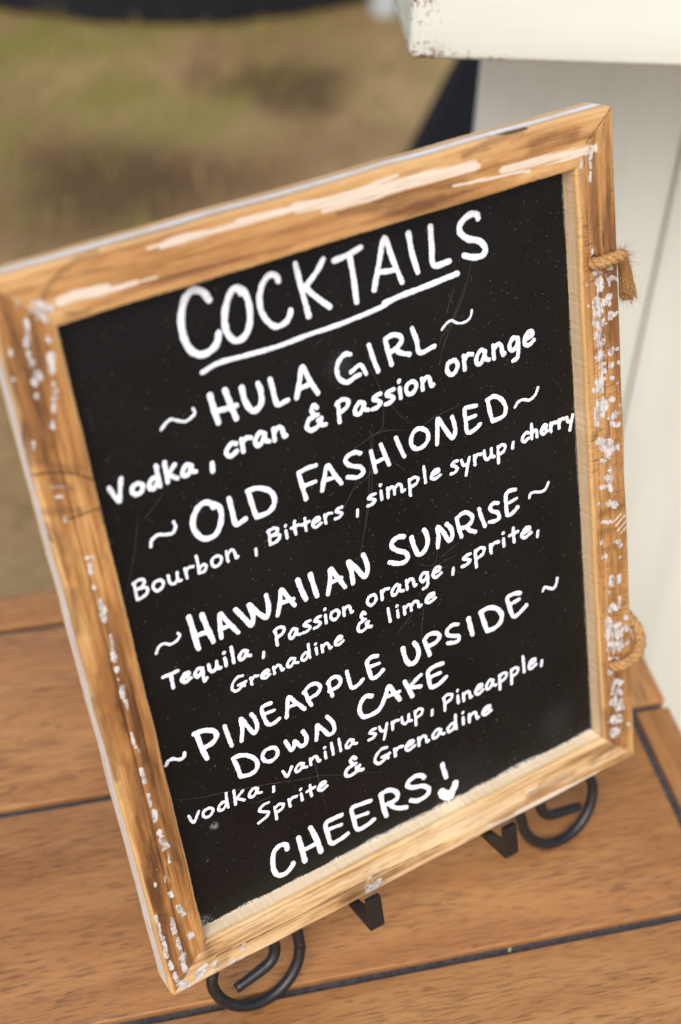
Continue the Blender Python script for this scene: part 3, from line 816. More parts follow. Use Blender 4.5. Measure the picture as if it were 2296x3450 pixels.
  (1.66, [(78.6,167.3), (75.7,167.5), (72.6,165.0), (71.8,162.1), (73.3,160.1), (76.0,160.5), (78.4,162.9), (78.7,161.0)]),
  (1.66, [(75.5,162.9), (78.4,162.9), (79.8,163.2)]),
  (1.66, [(82.5,163.9), (82.7,159.9)]),
  (1.66, [(82.8,162.3), (84.5,163.8), (86.8,163.5)]),
  (1.66, [(89.2,162.3), (92.5,163.0), (92.7,164.1), (90.9,164.4), (88.9,162.9), (88.6,161.2), (90.4,160.2), (93.4,161.2)]),
  (1.66, [(95.8,164.4), (95.8,160.4)]),
  (1.66, [(95.9,162.9), (98.0,164.3), (99.6,163.6), (100.1,160.7), (101.1,160.8)]),
  (1.66, [(108.0,164.2), (106.0,164.9), (103.8,162.9), (103.9,160.9), (105.8,160.8), (107.9,163.2), (108.3,164.0)]),
  (1.66, [(107.8,164.0), (108.2,161.6), (109.8,160.9)]),
  (1.66, [(116.3,164.1), (114.4,164.8), (112.1,162.8), (112.6,160.9), (114.5,161.1), (116.5,163.4)]),
  (1.66, [(116.9,169.0), (116.7,164.8), (116.8,160.8)]),
  (1.66, [(120.9,164.7), (120.9,161.0)]),
  (1.66, [(120.9,167.2), (121.1,167.4)]),
  (1.66, [(124.3,165.0), (124.3,160.9)]),
  (1.66, [(124.5,163.4), (126.5,164.9), (128.1,164.1), (128.6,161.2), (129.6,161.3)]),
  (1.66, [(132.8,163.3), (136.1,164.1), (136.3,165.3), (134.6,165.6), (132.5,164.0), (132.2,162.1), (134.0,161.0), (137.0,162.2)]),
  (1.95, [(151.8,172.3), (150.6,173.9), (149.4,171.9), (150.1,169.1), (147.7,168.0), (146.4,165.1), (148.1,163.0), (151.5,164.1), (153.1,167.0)]),
  (1.95, [(150.1,169.1), (151.6,169.1)]),
  (1.95, [(151.6,166.6), (152.4,164.1), (154.4,163.5)]),
  (1.86, [(165.5,169.7), (165.7,165.4), (165.9,161.3)]),
  (1.86, [(171.0,166.1), (171.1,162.0)]),
  (1.86, [(170.9,168.9), (171.1,169.1)]),
  (1.86, [(175.2,166.7), (175.3,162.2)]),
  (1.86, [(175.4,165.0), (177.5,166.6), (179.3,165.9), (179.4,162.6)]),
  (1.86, [(179.5,165.2), (182.0,167.0), (184.0,165.9), (184.3,162.9), (185.9,163.2)]),
  (1.86, [(189.8,164.9), (193.9,165.9), (194.1,167.1), (191.9,167.4), (189.4,165.6), (189.1,163.6), (191.4,162.6), (195.1,163.9)]),
 ]),
 ('vodka, vanilla syrup, Pineapple,', [
  (1.72, [(34.8,99.3), (36.7,94.1), (40.5,99.4)]),
  (1.72, [(46.1,98.5), (43.5,98.0), (42.4,95.8), (43.9,93.5), (46.5,93.8), (48.2,95.9), (47.2,98.0), (45.4,98.4)]),
  (1.72, [(56.2,97.0), (54.0,98.0), (51.4,95.9), (51.8,93.7), (54.1,93.8), (56.3,96.2)]),
  (1.72, [(57.0,102.5), (56.6,97.8), (56.6,93.3)]),
  (1.72, [(61.4,101.9), (60.8,93.1)]),
  (1.72, [(66.2,99.3), (61.4,96.0)]),
  (1.72, [(62.2,96.2), (66.0,93.1)]),
  (1.72, [(74.3,96.7), (72.1,97.6), (69.5,95.5), (69.5,93.2), (71.7,93.0), (74.2,95.6), (74.6,96.4)]),
  (1.72, [(74.0,96.4), (74.4,93.7), (76.2,92.9)]),
  (1.68, [(83.5,92.9), (83.0,89.8)]),
  (1.80, [(90.2,99.7), (92.2,95.4), (95.6,99.9)]),
  (1.80, [(102.3,98.7), (100.3,99.4), (97.8,97.5), (97.9,95.4), (100.0,95.4), (102.3,97.7), (102.7,98.4)]),
  (1.80, [(102.1,98.4), (102.5,96.1), (104.2,95.4)]),
  (1.80, [(106.9,99.6), (106.8,95.4)]),
  (1.80, [(107.0,98.0), (109.2,99.5), (110.9,98.7), (111.4,95.6), (112.5,95.7)]),
  (1.80, [(116.1,99.4), (116.1,95.4)]),
  (1.80, [(116.2,102.1), (116.4,102.3)]),
  (1.80, [(120.6,103.2), (120.7,99.2), (120.7,95.4)]),
  (1.80, [(125.3,103.4), (125.4,99.3), (125.4,95.4)]),
  (1.80, [(133.6,98.9), (131.5,99.6), (129.1,97.6), (129.2,95.6), (131.3,95.5), (133.5,97.9), (133.9,98.6)]),
  (1.80, [(133.4,98.6), (133.8,96.2), (135.5,95.5)]),
  (1.81, [(148.1,99.3), (145.7,99.2), (144.3,98.1), (146.6,96.6), (147.5,95.1), (145.3,93.9), (143.1,93.9)]),
  (1.81, [(150.4,99.0), (151.4,95.8), (153.8,95.4)]),
  (1.81, [(155.4,99.1), (154.1,95.1), (152.3,89.8)]),
  (1.81, [(158.6,98.4), (158.5,93.5)]),
  (1.81, [(158.7,96.5), (160.6,98.2), (162.9,97.7)]),
  (1.81, [(165.0,98.5), (165.1,94.8), (166.8,93.4), (169.0,95.0), (169.6,98.3)]),
  (1.81, [(169.3,96.4), (169.6,93.9), (170.9,93.5)]),
  (1.81, [(173.8,98.5), (173.3,89.1)]),
  (1.81, [(173.7,97.3), (176.2,98.7), (178.5,97.2), (177.3,94.6), (174.2,93.8)]),
  (1.85, [(184.8,93.9), (184.2,90.8)]),
  (1.91, [(193.3,98.7), (192.9,89.8)]),
  (1.91, [(192.5,98.1), (195.4,99.3), (198.5,97.8), (197.3,95.2), (193.3,94.0)]),
  (1.91, [(202.1,95.3), (202.1,90.4)]),
  (1.91, [(202.2,98.7), (202.4,99.0)]),
  (1.91, [(205.8,95.3), (205.7,90.2)]),
  (1.91, [(205.9,93.3), (208.1,95.1), (209.8,94.2), (210.3,90.5), (211.3,90.6)]),
  (1.91, [(214.8,92.9), (218.3,93.8), (218.6,95.4), (216.7,95.8), (214.5,93.8), (214.1,91.4), (216.0,90.0), (219.3,91.4)]),
  (1.91, [(226.3,94.8), (224.2,95.7), (221.8,93.3), (221.8,90.7), (223.9,90.5), (226.2,93.6), (226.6,94.5)]),
  (1.91, [(226.0,94.5), (226.4,91.5), (228.1,90.6)]),
  (1.91, [(231.0,95.9), (230.7,86.4)]),
  (1.91, [(231.0,94.7), (233.5,96.2), (235.9,94.8), (234.7,92.1), (231.5,91.2)]),
  (1.91, [(239.3,95.8), (238.9,86.3)]),
  (1.91, [(239.2,94.6), (241.7,96.1), (244.1,94.6), (242.9,92.0), (239.7,91.0)]),
  (1.91, [(248.1,101.1), (248.2,95.5), (248.1,90.3)]),
  (1.91, [(252.4,93.2), (256.0,94.1), (256.2,95.6), (254.3,96.1), (252.1,94.1), (251.7,91.6), (253.6,90.3), (256.9,91.7)]),
  (1.86, [(261.1,92.4), (260.4,88.9)]),
 ]),
 ('Sprite & Grenadine', [
  (1.81, [(79.0,84.5), (75.7,84.4), (73.0,82.2), (75.5,80.0), (78.0,78.2), (76.0,76.0), (71.2,74.5)]),
  (1.81, [(81.9,79.8), (81.7,71.5)]),
  (1.81, [(81.8,78.8), (84.5,80.1), (87.0,78.9), (85.8,76.5), (82.4,75.7)]),
  (1.81, [(90.5,80.3), (90.7,75.5)]),
  (1.81, [(90.8,78.5), (92.7,80.2), (95.3,79.9)]),
  (1.81, [(98.2,80.1), (98.2,75.8)]),
  (1.81, [(98.2,82.9), (98.4,83.2)]),
  (1.81, [(104.2,82.8), (103.9,78.9), (104.0,75.6)]),
  (1.81, [(101.7,79.7), (106.7,80.2)]),
  (1.81, [(109.3,78.4), (113.0,79.3), (113.2,80.6), (111.3,80.9), (109.0,79.1), (108.7,77.1), (110.7,76.0), (114.1,77.2)]),
  (2.13, [(133.4,86.1), (131.9,87.8), (130.1,85.9), (131.1,82.8), (127.8,81.9), (125.9,78.9), (128.2,76.6), (132.8,77.5), (135.1,80.4)]),
  (2.13, [(131.1,82.8), (133.2,82.8)]),
  (2.13, [(133.0,80.1), (134.1,77.4), (136.9,76.7)]),
  (1.98, [(153.3,83.6), (149.7,84.0), (145.9,81.3), (144.9,78.0), (146.7,75.6), (149.9,75.9), (152.9,78.6), (153.1,76.4)]),
  (1.98, [(149.3,78.7), (152.9,78.6), (154.5,78.9)]),
  (1.98, [(157.9,80.1), (157.9,75.2)]),
  (1.98, [(158.2,78.2), (160.3,79.8), (163.0,79.4)]),
  (1.98, [(165.8,77.6), (169.8,78.4), (170.1,79.8), (168.0,80.3), (165.5,78.5), (165.1,76.1), (167.2,74.8), (170.9,76.0)]),
  (1.98, [(173.8,79.8), (173.7,74.6)]),
  (1.98, [(173.9,77.8), (176.4,79.6), (178.3,78.5), (178.9,74.8), (180.1,74.9)]),
  (1.98, [(188.4,78.5), (186.1,79.4), (183.3,77.2), (183.4,74.9), (185.8,74.7), (188.3,77.4), (188.8,78.2)]),
  (1.98, [(188.2,78.2), (188.6,75.4), (190.5,74.6)]),
  (1.98, [(198.4,77.7), (196.1,78.7), (193.3,76.5), (193.8,74.2), (196.2,74.4), (198.6,76.9)]),
  (1.98, [(199.2,83.3), (198.9,78.5), (198.9,74.0)]),
  (1.98, [(204.0,79.2), (203.9,74.5)]),
  (1.98, [(204.1,82.4), (204.4,82.7)]),
  (1.98, [(208.2,79.3), (208.0,74.1)]),
  (1.98, [(208.2,77.3), (210.8,79.1), (212.7,78.1), (213.2,74.3), (214.4,74.4)]),
  (1.98, [(218.2,76.4), (222.3,77.1), (222.5,78.5), (220.4,78.9), (217.9,77.2), (217.5,75.0), (219.6,73.8), (223.3,74.9)]),
 ]),
]
MARKS = [
 ('P',1.8,[(70.7,394.6),(84.6,395.7),(98.3,394.9)]),
 ('P',2.5,[(76.6,393.8),(91.1,394.0),(112.3,394.0),(141.5,393.9),(159.5,393.6),(184.3,393.2)]),
 ('P',1.3,[(112.7,395.8),(135.7,394.6),(171.9,394.2),(194.1,395.5)]),
 ('P',5.0,[(141.5,393.9),(168.4,391.4),(187.2,391.8),(208.0,391.3),(229.3,390.4),(235.9,389.8)]),
 ('P',2.0,[(154.3,389.0),(178.8,388.2),(206.2,389.6)]),
 ('P',4.3,[(252.0,384.0),(268.7,383.2),(287.3,382.1),(306.4,381.1)]),
 ('P',1.5,[(223.3,383.2),(238.4,382.2),(252.7,381.1),(267.2,379.6)]),
 ('P',1.3,[(198.7,388.6),(218.0,388.2),(239.1,388.9)]),
 ('P',4.5,[(29.0,383.4),(33.7,384.0),(42.3,383.4),(48.9,382.9)]),
 ('P',2.3,[(42.1,382.5),(52.8,382.1),(62.4,382.0)]),
 ('P',0.9,[(59.0,382.3),(72.1,381.6)]),
 ('W',1.9,[(11.9,388.1),(11.9,387.4)]),
 ('W',3.8,[(16.7,382.8),(20.9,382.5),(23.5,382.4)]),
 ('W',3.2,[(18.5,380.6),(21.2,378.5)]),
 ('W',1.9,[(17.8,386.0),(21.6,385.2)]),
 ('D',2.5,[(22.1,387.4),(26.4,391.9),(33.3,395.8),(40.4,398.3),(48.6,399.2)]),
 ('D',1.7,[(29.2,378.7),(35.2,376.3),(40.7,376.6)]),
 ('D',1.3,[(41.8,392.7),(54.7,390.4),(64.1,389.8)]),
 ('D',6.3,[(181.6,385.7),(198.2,384.9),(217.6,384.4),(229.1,383.5)]),
 ('D',4.1,[(177.0,384.0),(192.1,381.1),(210.2,379.9)]),
 ('D',3.6,[(230.4,395.8),(244.7,398.2),(263.9,399.1)]),
 ('K',1.3,[(246.2,401.7),(255.6,400.0),(267.6,399.7)]),
 ('D',3.9,[(161.9,386.1),(180.6,383.4),(204.9,381.5),(217.4,380.5)]),
 ('D',6.6,[(269.4,391.5),(281.8,392.6),(294.2,391.7)]),
 ('K',0.6,[(317.8,398.9),(310.8,392.9),(301.5,385.0)]),
 ('W',2.3,[(304.1,382.0),(304.2,377.2)]),
 ('W',1.6,[(303.7,374.9),(304.0,372.4)]),
 ('W',1.8,[(303.8,369.4),(303.2,365.8)]),
 ('W',1.6,[(298.0,377.4),(298.1,373.8)]),
 ('P',2.3,[(301.4,381.4),(306.3,380.8)]),
 ('D',6.8,[(305.4,384.7),(305.0,377.0),(304.7,364.9)]),
 ('D',4.9,[(304.9,361.1),(304.3,350.0),(303.9,334.3)]),
 ('K',0.3,[(299.9,380.6),(300.2,366.0),(300.2,338.5)]),
 ('W',1.6,[(303.3,330.8),(303.1,325.4)]),
 ('W',5.6,[(305.3,319.5),(306.0,319.3)]),
 ('W',5.6,[(305.8,312.9),(306.2,312.8)]),
 ('W',5.0,[(306.5,308.9),(306.5,308.9)]),
 ('W',7.0,[(304.8,301.5),(304.7,300.9)]),
 ('W',7.7,[(304.4,295.8),(305.1,295.6)]),
 ('W',6.4,[(304.2,291.4),(305.6,291.0)]),
 ('W',5.8,[(304.9,285.1),(304.9,283.9)]),
 ('W',6.5,[(305.3,279.3),(305.3,279.3)]),
 ('W',5.9,[(303.9,272.3),(305.3,271.9)]),
 ('W',4.0,[(305.3,266.7),(306.0,266.5)]),
 ('W',3.3,[(307.2,263.5),(307.2,262.9)]),
 ('W',7.3,[(304.2,257.8),(304.2,257.8)]),
 ('W',4.0,[(300.5,254.4),(304.1,253.2)]),
 ('W',6.1,[(303.5,245.8),(305.7,245.0)]),
 ('W',7.4,[(302.2,240.8),(303.7,240.3)]),
 ('W',5.4,[(301.0,235.9),(301.7,235.6)]),
 ('W',4.2,[(300.3,223.5),(309.4,220.3)]),
 ('W',2.2,[(312.3,318.6),(314.1,318.1)]),
 ('W',2.5,[(312.0,313.3),(317.1,311.8)]),
 ('W',1.9,[(312.2,310.9),(312.1,309.1)]),
 ('W',4.5,[(311.8,303.5),(312.5,303.3)]),
 ('W',3.2,[(310.9,299.9),(311.7,299.7)]),
 ('W',2.3,[(311.6,294.2),(317.1,292.5)]),
 ('W',2.6,[(311.5,292.0),(313.0,291.5)]),
 ('W',3.9,[(311.7,273.9),(312.5,273.6)]),
 ('W',2.0,[(315.8,273.2),(316.5,272.9)]),
 ('W',4.0,[(312.0,272.1),(312.0,272.1)]),
 ('W',3.3,[(311.0,265.5),(312.5,265.0)]),
 ('W',2.7,[(316.1,265.0),(316.9,264.8)]),
 ('W',2.0,[(310.3,258.2),(312.5,257.5)]),
 ('W',2.0,[(315.3,253.6),(315.3,253.6)]),
 ('W',2.7,[(310.7,245.1),(312.2,244.6)]),
 ('W',2.1,[(316.5,240.2),(316.5,240.2)]),
 ('W',4.8,[(312.8,236.1),(313.5,235.8)]),
 ('W',2.7,[(309.3,234.9),(310.0,234.6)]),
 ('W',2.8,[(309.6,231.2),(314.9,229.3)]),
 ('W',1.2,[(298.2,314.0),(298.2,313.4)]),
 ('W',1.6,[(298.2,302.4),(298.2,302.1)]),
 ('W',4.6,[(304.0,219.1),(312.3,216.1)]),
 ('W',3.7,[(306.6,213.5),(308.4,212.9)]),
 ('W',2.3,[(302.7,211.1),(305.9,209.9)]),
 ('W',2.0,[(308.6,205.1),(308.0,191.0)]),
 ('W',4.2,[(305.8,199.1),(307.0,198.6)]),
 ('W',2.8,[(301.7,195.5),(304.5,194.4)]),
 ('W',1.8,[(301.0,201.2),(301.4,201.1)]),
 ('W',2.7,[(299.1,185.7),(299.1,185.6)]),
 ('W',4.7,[(307.0,183.2),(309.6,182.1)]),
 ('W',3.6,[(310.9,180.5),(310.9,180.4)]),
 ('W',2.3,[(300.6,173.5),(306.9,171.1)]),
 ('W',2.9,[(300.1,161.1),(300.9,160.8)]),
 ('W',3.7,[(312.5,154.2),(312.5,154.0)]),
 ('W',2.4,[(309.1,157.5),(312.5,156.2)]),
 ('W',2.9,[(300.4,151.1),(302.3,150.3)]),
 ('W',2.3,[(312.1,145.9),(312.1,145.8)]),
 ('W',6.9,[(306.1,132.7),(306.8,132.5)]),
 ('W',3.8,[(310.7,133.6),(310.6,131.5)]),
 ('W',2.9,[(304.3,125.5),(304.3,125.3)]),
 ('W',2.1,[(310.8,119.6),(310.5,112.8)]),
 ('W',5.8,[(305.6,114.2),(305.6,113.9)]),
 ('W',3.1,[(314.9,104.3),(316.8,103.4)]),
 ('W',5.2,[(314.9,96.8),(315.7,96.4)]),
 ('W',6.2,[(302.6,103.1),(308.5,100.5)]),
 ('W',9.3,[(304.4,97.0),(308.1,95.4)]),
 ('W',3.9,[(302.1,107.9),(302.0,105.8)]),
 ('W',7.3,[(304.0,88.3),(307.7,86.6)]),
 ('W',4.0,[(310.6,88.3),(310.5,84.1)]),
 ('W',3.1,[(315.3,85.8),(317.3,85.0)]),
 ('W',2.1,[(302.4,80.0),(308.5,77.2)]),
 ('W',5.3,[(302.0,69.7),(302.8,69.3)]),
 ('W',4.3,[(304.6,62.5),(309.6,60.1)]),
 ('W',4.1,[(304.6,58.9),(304.6,58.7)]),
 ('W',5.4,[(304.8,54.1),(308.7,52.2)]),
 ('W',6.5,[(302.6,48.6),(307.5,46.2)]),
 ('W',6.2,[(307.7,41.5),(307.7,41.2)]),
 ('W',6.6,[(302.0,34.6),(304.9,33.2)]),
 ('W',3.2,[(308.4,35.1),(308.3,31.7)]),
 ('W',6.6,[(302.6,25.7),(305.5,24.3)]),
 ('W',2.7,[(314.0,26.4),(314.0,26.3)]),
 ('P',1.4,[(310.3,167.7),(316.9,171.7)]),
 ('P',1.4,[(311.5,164.0),(318.6,168.6)]),
 ('P',1.2,[(313.7,161.4),(318.9,165.2)]),
 ('P',1.2,[(309.6,171.2),(314.2,173.9)]),
 ('D',4.3,[(299.1,178.5),(306.3,179.0),(315.4,178.7)]),
 ('D',5.3,[(300.3,166.7),(307.6,166.3)]),
 ('D',4.4,[(301.6,154.8),(308.8,154.3)]),
 ('D',3.8,[(301.0,86.0),(315.6,92.0)]),
 ('D',6.0,[(314.7,68.8),(315.9,50.6)]),
 ('D',5.0,[(297.1,43.7),(299.1,25.5)]),
 ('D',4.6,[(298.2,227.3),(301.1,229.9)]),
 ('D',2.5,[(311.2,283.1),(311.4,280.2)]),
 ('D',3.1,[(302.1,275.7),(303.2,272.0)]),
 ('D',2.9,[(304.9,341.8),(304.0,337.8)]),
 ('K',0.3,[(309.9,350.8),(309.5,330.1)]),
 ('K',0.2,[(309.9,319.3),(308.7,252.3),(308.2,219.5)]),
 ('W',3.1,[(21.0,369.5),(21.0,369.5)]),
 ('W',3.1,[(20.2,362.7),(18.4,355.5)]),
 ('W',1.4,[(18.4,351.0),(18.2,350.2)]),
 ('W',2.8,[(17.7,346.7),(17.0,343.9)]),
 ('W',2.2,[(15.9,340.6),(15.6,339.0)]),
 ('W',2.6,[(13.6,333.9),(13.3,332.6)]),
 ('W',2.6,[(13.3,379.0),(12.9,377.5)]),
 ('W',1.8,[(12.5,375.6),(12.0,373.9)]),
 ('W',2.7,[(11.8,372.2),(11.3,370.1)]),
 ('W',2.4,[(11.4,366.4),(11.3,365.8)]),
 ('W',2.7,[(11.8,362.3),(11.4,360.8)]),
 ('W',3.7,[(12.6,356.7),(12.3,355.5)]),
 ('W',3.1,[(10.4,353.5),(11.0,353.3)]),
 ('W',2.5,[(9.9,347.5),(9.7,346.9)]),
 ('W',1.6,[(4.1,369.7),(3.8,368.5)]),
 ('W',1.6,[(2.3,357.6),(2.2,357.4)]),
 ('W',1.4,[(3.8,328.4),(2.9,324.8)]),
 ('W',1.3,[(8.7,290.4),(8.3,288.7)]),
 ('W',1.5,[(6.7,301.0),(9.6,299.9)]),
 ('W',0.8,[(5.7,306.4),(12.2,303.9)]),
 ('W',1.0,[(-0.1,308.5),(2.0,307.8)]),
 ('W',1.8,[(13.7,267.5),(15.9,266.6)]),
 ('W',1.5,[(14.3,261.7),(13.6,259.0)]),
 ('W',1.6,[(14.1,252.6),(14.0,252.0)]),
 ('W',1.7,[(14.4,264.3),(13.8,258.9)]),
 ('W',1.7,[(14.0,252.7),(13.8,251.4)]),
 ('W',2.9,[(14.6,242.5),(14.3,234.1)]),
 ('W',3.3,[(14.3,243.7),(15.0,239.2)]),
 ('W',1.7,[(15.6,225.0),(14.1,211.5)]),
 ('W',2.2,[(15.0,213.3),(14.7,211.2)]),
 ('W',2.4,[(14.5,206.9),(14.5,206.0)]),
 ('W',1.2,[(14.3,201.4),(14.3,200.8)]),
 ('W',2.5,[(15.0,196.6),(14.4,191.2)]),
 ('W',1.7,[(14.9,188.7),(15.1,183.5)]),
 ('W',1.4,[(14.0,169.5),(13.9,163.1)]),
 ('W',1.7,[(14.4,161.1),(15.9,157.4)]),
 ('W',2.2,[(14.5,147.3),(14.4,139.4)]),
 ('W',1.9,[(14.7,131.2),(14.5,123.9)]),
 ('W',2.5,[(15.3,121.4),(14.8,114.3)]),
 ('W',3.0,[(15.3,106.4),(16.0,97.0)]),
 ('W',3.9,[(16.3,100.7),(16.2,96.2)]),
 ('W',1.2,[(17.1,91.1),(16.7,86.1)]),
 ('W',1.6,[(6.6,78.1),(6.7,76.1)]),
 ('W',1.9,[(12.7,78.5),(12.5,76.0)]),
 ('W',2.4,[(12.8,67.1),(13.2,64.8)]),
 ('W',3.6,[(15.8,55.8),(16.0,51.5)]),
 ('W',2.4,[(16.9,51.6),(17.2,49.3)]),
 ('W',3.7,[(17.3,34.6),(18.1,32.7)]),
 ('W',1.7,[(2.9,58.1),(2.8,41.7)]),
 ('W',2.5,[(3.3,41.4),(3.4,28.6)]),
 ('W',2.7,[(3.6,24.2),(3.8,19.8)]),
 ('W',2.8,[(4.6,15.0),(5.1,9.5)]),
 ('W',2.7,[(10.3,50.9),(10.0,41.3)]),
 ('W',2.7,[(10.7,36.7),(10.9,26.6)]),
 ('W',3.8,[(11.0,24.4),(11.0,12.9)]),
 ('W',5.1,[(6.8,6.2),(9.3,1.6)]),
 ('W',3.8,[(16.2,7.3),(21.4,9.8)]),
 ('K',1.0,[(-0.4,313.9),(4.4,313.5),(10.5,311.6),(17.7,308.3),(24.8,302.9)]),
 ('K',0.9,[(9.7,289.0),(15.6,288.3),(24.7,289.0)]),
 ('K',0.7,[(24.7,289.0),(24.8,280.3)]),
 ('K',0.8,[(-2.0,314.1),(-0.5,323.9),(0.2,330.4),(1.5,338.0)]),
 ('K',0.7,[(-0.4,310.0),(-1.3,299.8),(-1.6,289.2),(1.0,280.9)]),
 ('D',4.2,[(6.8,376.4),(5.9,367.9),(4.2,358.8)]),
 ('D',3.7,[(15.4,371.2),(14.8,363.8),(14.8,358.6)]),
 ('D',2.5,[(19.2,368.8),(17.2,357.8),(16.3,351.6)]),
 ('D',2.9,[(2.2,339.8),(1.9,329.8),(0.0,318.2)]),
 ('D',3.9,[(4.5,319.3),(11.1,314.2),(19.4,309.8)]),
 ('D',5.4,[(0.2,288.5),(3.5,282.8),(4.4,275.1)]),
 ('D',4.0,[(0.0,295.8),(9.5,293.5),(16.1,290.3)]),
 ('D',3.3,[(7.4,309.9),(14.7,301.6)]),
 ('D',3.0,[(16.3,240.7),(15.6,229.3),(15.9,208.5),(15.4,188.5)]),
 ('D',4.8,[(1.4,183.9),(1.4,166.5),(1.5,148.7)]),
 ('D',4.9,[(10.7,143.8),(11.8,119.8),(12.9,105.2)]),
 ('D',6.6,[(11.6,153.0),(10.6,134.1),(10.6,119.2)]),
 ('D',3.5,[(19.6,116.7),(20.1,98.5),(19.7,85.7)]),
 ('D',7.3,[(3.9,52.1),(5.0,36.1),(4.6,17.9)]),
 ('D',4.5,[(13.7,46.0),(14.0,30.4),(15.2,16.7)]),
 ('D',2.7,[(5.9,121.8),(7.1,98.2),(7.5,79.6)]),
 ('K',0.5,[(8.1,97.6),(7.5,79.6)]),
 ('K',0.5,[(16.0,99.6),(14.3,70.2)]),
 ('K',0.6,[(3.7,57.7),(7.9,55.6)]),
 ('D',5.8,[(3.3,253.6),(1.3,233.5)]),
 ('D',4.1,[(0.2,195.8),(-1.5,179.6)]),
 ('W',5.4,[(7.0,5.5),(8.7,3.6)]),
 ('W',3.5,[(16.7,4.5),(21.2,8.6)]),
 ('W',3.0,[(26.0,7.8),(27.2,9.4)]),
 ('W',3.1,[(36.4,2.6),(41.9,1.4)]),
 ('W',2.2,[(43.3,7.6),(45.6,10.8)]),
 ('W',6.6,[(124.9,4.4),(129.7,4.0)]),
 ('W',3.9,[(122.5,1.9),(128.7,1.4)]),
 ('W',1.2,[(123.7,10.7),(131.0,13.4)]),
 ('P',3.0,[(206.9,4.4),(218.8,2.5),(232.1,2.2)]),
 ('P',5.2,[(227.7,2.8),(245.6,2.4),(263.8,2.0)]),
 ('P',3.6,[(259.3,2.7),(275.4,1.7),(287.1,1.2)]),
 ('P',1.6,[(235.4,14.9),(242.0,14.2),(243.7,15.0)]),
 ('D',7.3,[(285.3,11.8),(293.6,14.5),(301.9,14.9)]),
 ('D',5.4,[(237.2,10.4),(253.0,11.2),(270.2,11.5)]),
 ('D',6.8,[(25.0,24.7),(25.6,15.1)]),
 ('D',4.1,[(27.6,6.0),(34.0,6.6)]),
 ('D',5.9,[(107.1,4.9),(123.3,3.0),(132.0,5.7)]),
 ('K',0.6,[(28.8,12.3),(57.7,11.0),(83.9,11.1),(110.7,10.6),(131.5,11.6),(176.3,8.6)])]
SCRATCHES = [
 [(236.9,340.8),(229.8,324.5),(217.1,305.0),(212.2,293.8)],
 [(231.9,330.7),(222.6,314.9),(215.7,308.0),(213.1,303.3)],
 [(225.9,331.6),(218.8,317.8)],
 [(172.1,307.3),(177.6,291.1),(176.1,272.3),(168.8,270.1)],
 [(168.3,270.3),(167.2,251.8),(155.3,244.7)],
 [(188.3,266.1),(174.7,269.9),(158.4,266.3)],
 [(192.7,268.4),(186.5,275.2),(177.6,291.1)],
 [(222.7,268.6),(206.9,267.3),(198.3,264.6)],
 [(44.1,273.2),(38.4,255.4),(29.3,234.7)],
 [(59.0,279.7),(45.0,269.0)],
 [(168.5,263.8),(160.2,227.1),(152.7,204.7)],
 [(158.0,248.5),(147.8,236.1)],
 [(170.2,271.5),(166.0,244.3),(158.6,220.9)],
 [(186.2,243.7),(179.2,252.3)],
 [(199.7,191.8),(195.9,184.0),(185.9,189.1)],
 [(213.2,191.1),(201.0,186.6)],
 [(211.5,184.2),(194.6,181.7),(184.4,168.9)],
 [(180.5,161.0),(168.7,151.7)],
 [(186.9,161.2),(183.1,142.3)],
 [(204.1,179.7),(196.4,180.1),(192.2,177.1)],
 [(29.2,113.0),(41.9,107.6),(51.8,104.8),(78.0,96.9),(98.8,89.5),(109.5,86.4),(125.6,79.0),(150.4,68.1)],
 [(109.0,106.3),(109.5,86.4),(111.3,61.0)],
 [(71.0,88.3),(82.6,87.2)],
 [(172.9,369.0),(179.3,366.5)],
 [(144.2,324.2),(150.9,327.4)],
 [(74.8,217.3),(75.5,215.9)]]
# ------------------------------------------------------------------ ground
def build_ground():
    V, F = [], []
    n = 60
    def ax(t):            # denser in the middle
        return math.copysign(abs(t) ** 2.6, t) * 150
    for j in range(n + 1):
        for i in range(n + 1):
            x = ax(2 * i / n - 1) + .8
            y = ax(2 * j / n - 1) + 1.5
            z = .012 * mnoise.noise(Vector((x * 1.6, y * 1.6, 0))) if abs(x) < 12 and abs(y) < 12 else 0
            V.append((x, y, z - .012))
    for j in range(n):
        for i in range(n):
            a = j * (n + 1) + i
            F.append((a, a + 1, a + n + 2, a + n + 1))
    tag(mesh_obj('ground', V, F, M_GROUND), 'dry lawn with bare brown patches', kind='structure')


build_ground()


def build_grass():
    V, F = [], []
    r = random.Random(3)
    for _ in range(9000):
        x, y = r.uniform(-.9, 3.2), r.uniform(.4, 5.2)
        d = mnoise.noise(Vector((x * 2.1, y * 2.1, 4.0)))
        if d < -.05 + (1.6 - y) * .25:
            continue
        h = r.uniform(.012, .045)
        a = r.uniform(0, 6.283)
        w = r.uniform(.0015, .003)
        lx, ly = math.cos(a), math.sin(a)
        bx, by = r.uniform(-1, 1) * h * .7, r.uniform(-1, 1) * h * .7
        o = len(V)
        V += [(x - lx * w, y - ly * w, -.02), (x + lx * w, y + ly * w, -.02), (x + bx * .4 + lx * w * .7, y + by * .4 + ly * w * .7, h * .6),
              (x + bx * .4 - lx * w * .7, y + by * .4 - ly * w * .7, h * .6), (x + bx, y + by, h)]
        F += [(o, o + 1, o + 2, o + 3), (o + 3, o + 2, o + 4)]
    tag(mesh_obj('grass', V, F, M_BLADE), 'thin dry olive grass growing in tufts on the bare ground', 'grass', kind='stuff')


build_grass()

# ------------------------------------------------------------------ white bar (counter + boards)
DU = Vector((.847, -.531, 0)).normalized()       # along the front
NU = Vector((.531, .847, 0)).normalized()        # away from the camera
BARM = Matrix(((DU.x, NU.x, 0, 0), (DU.y, NU.y, 0, 0), (0, 0, 1, 0), (0, 0, 0, 1)))


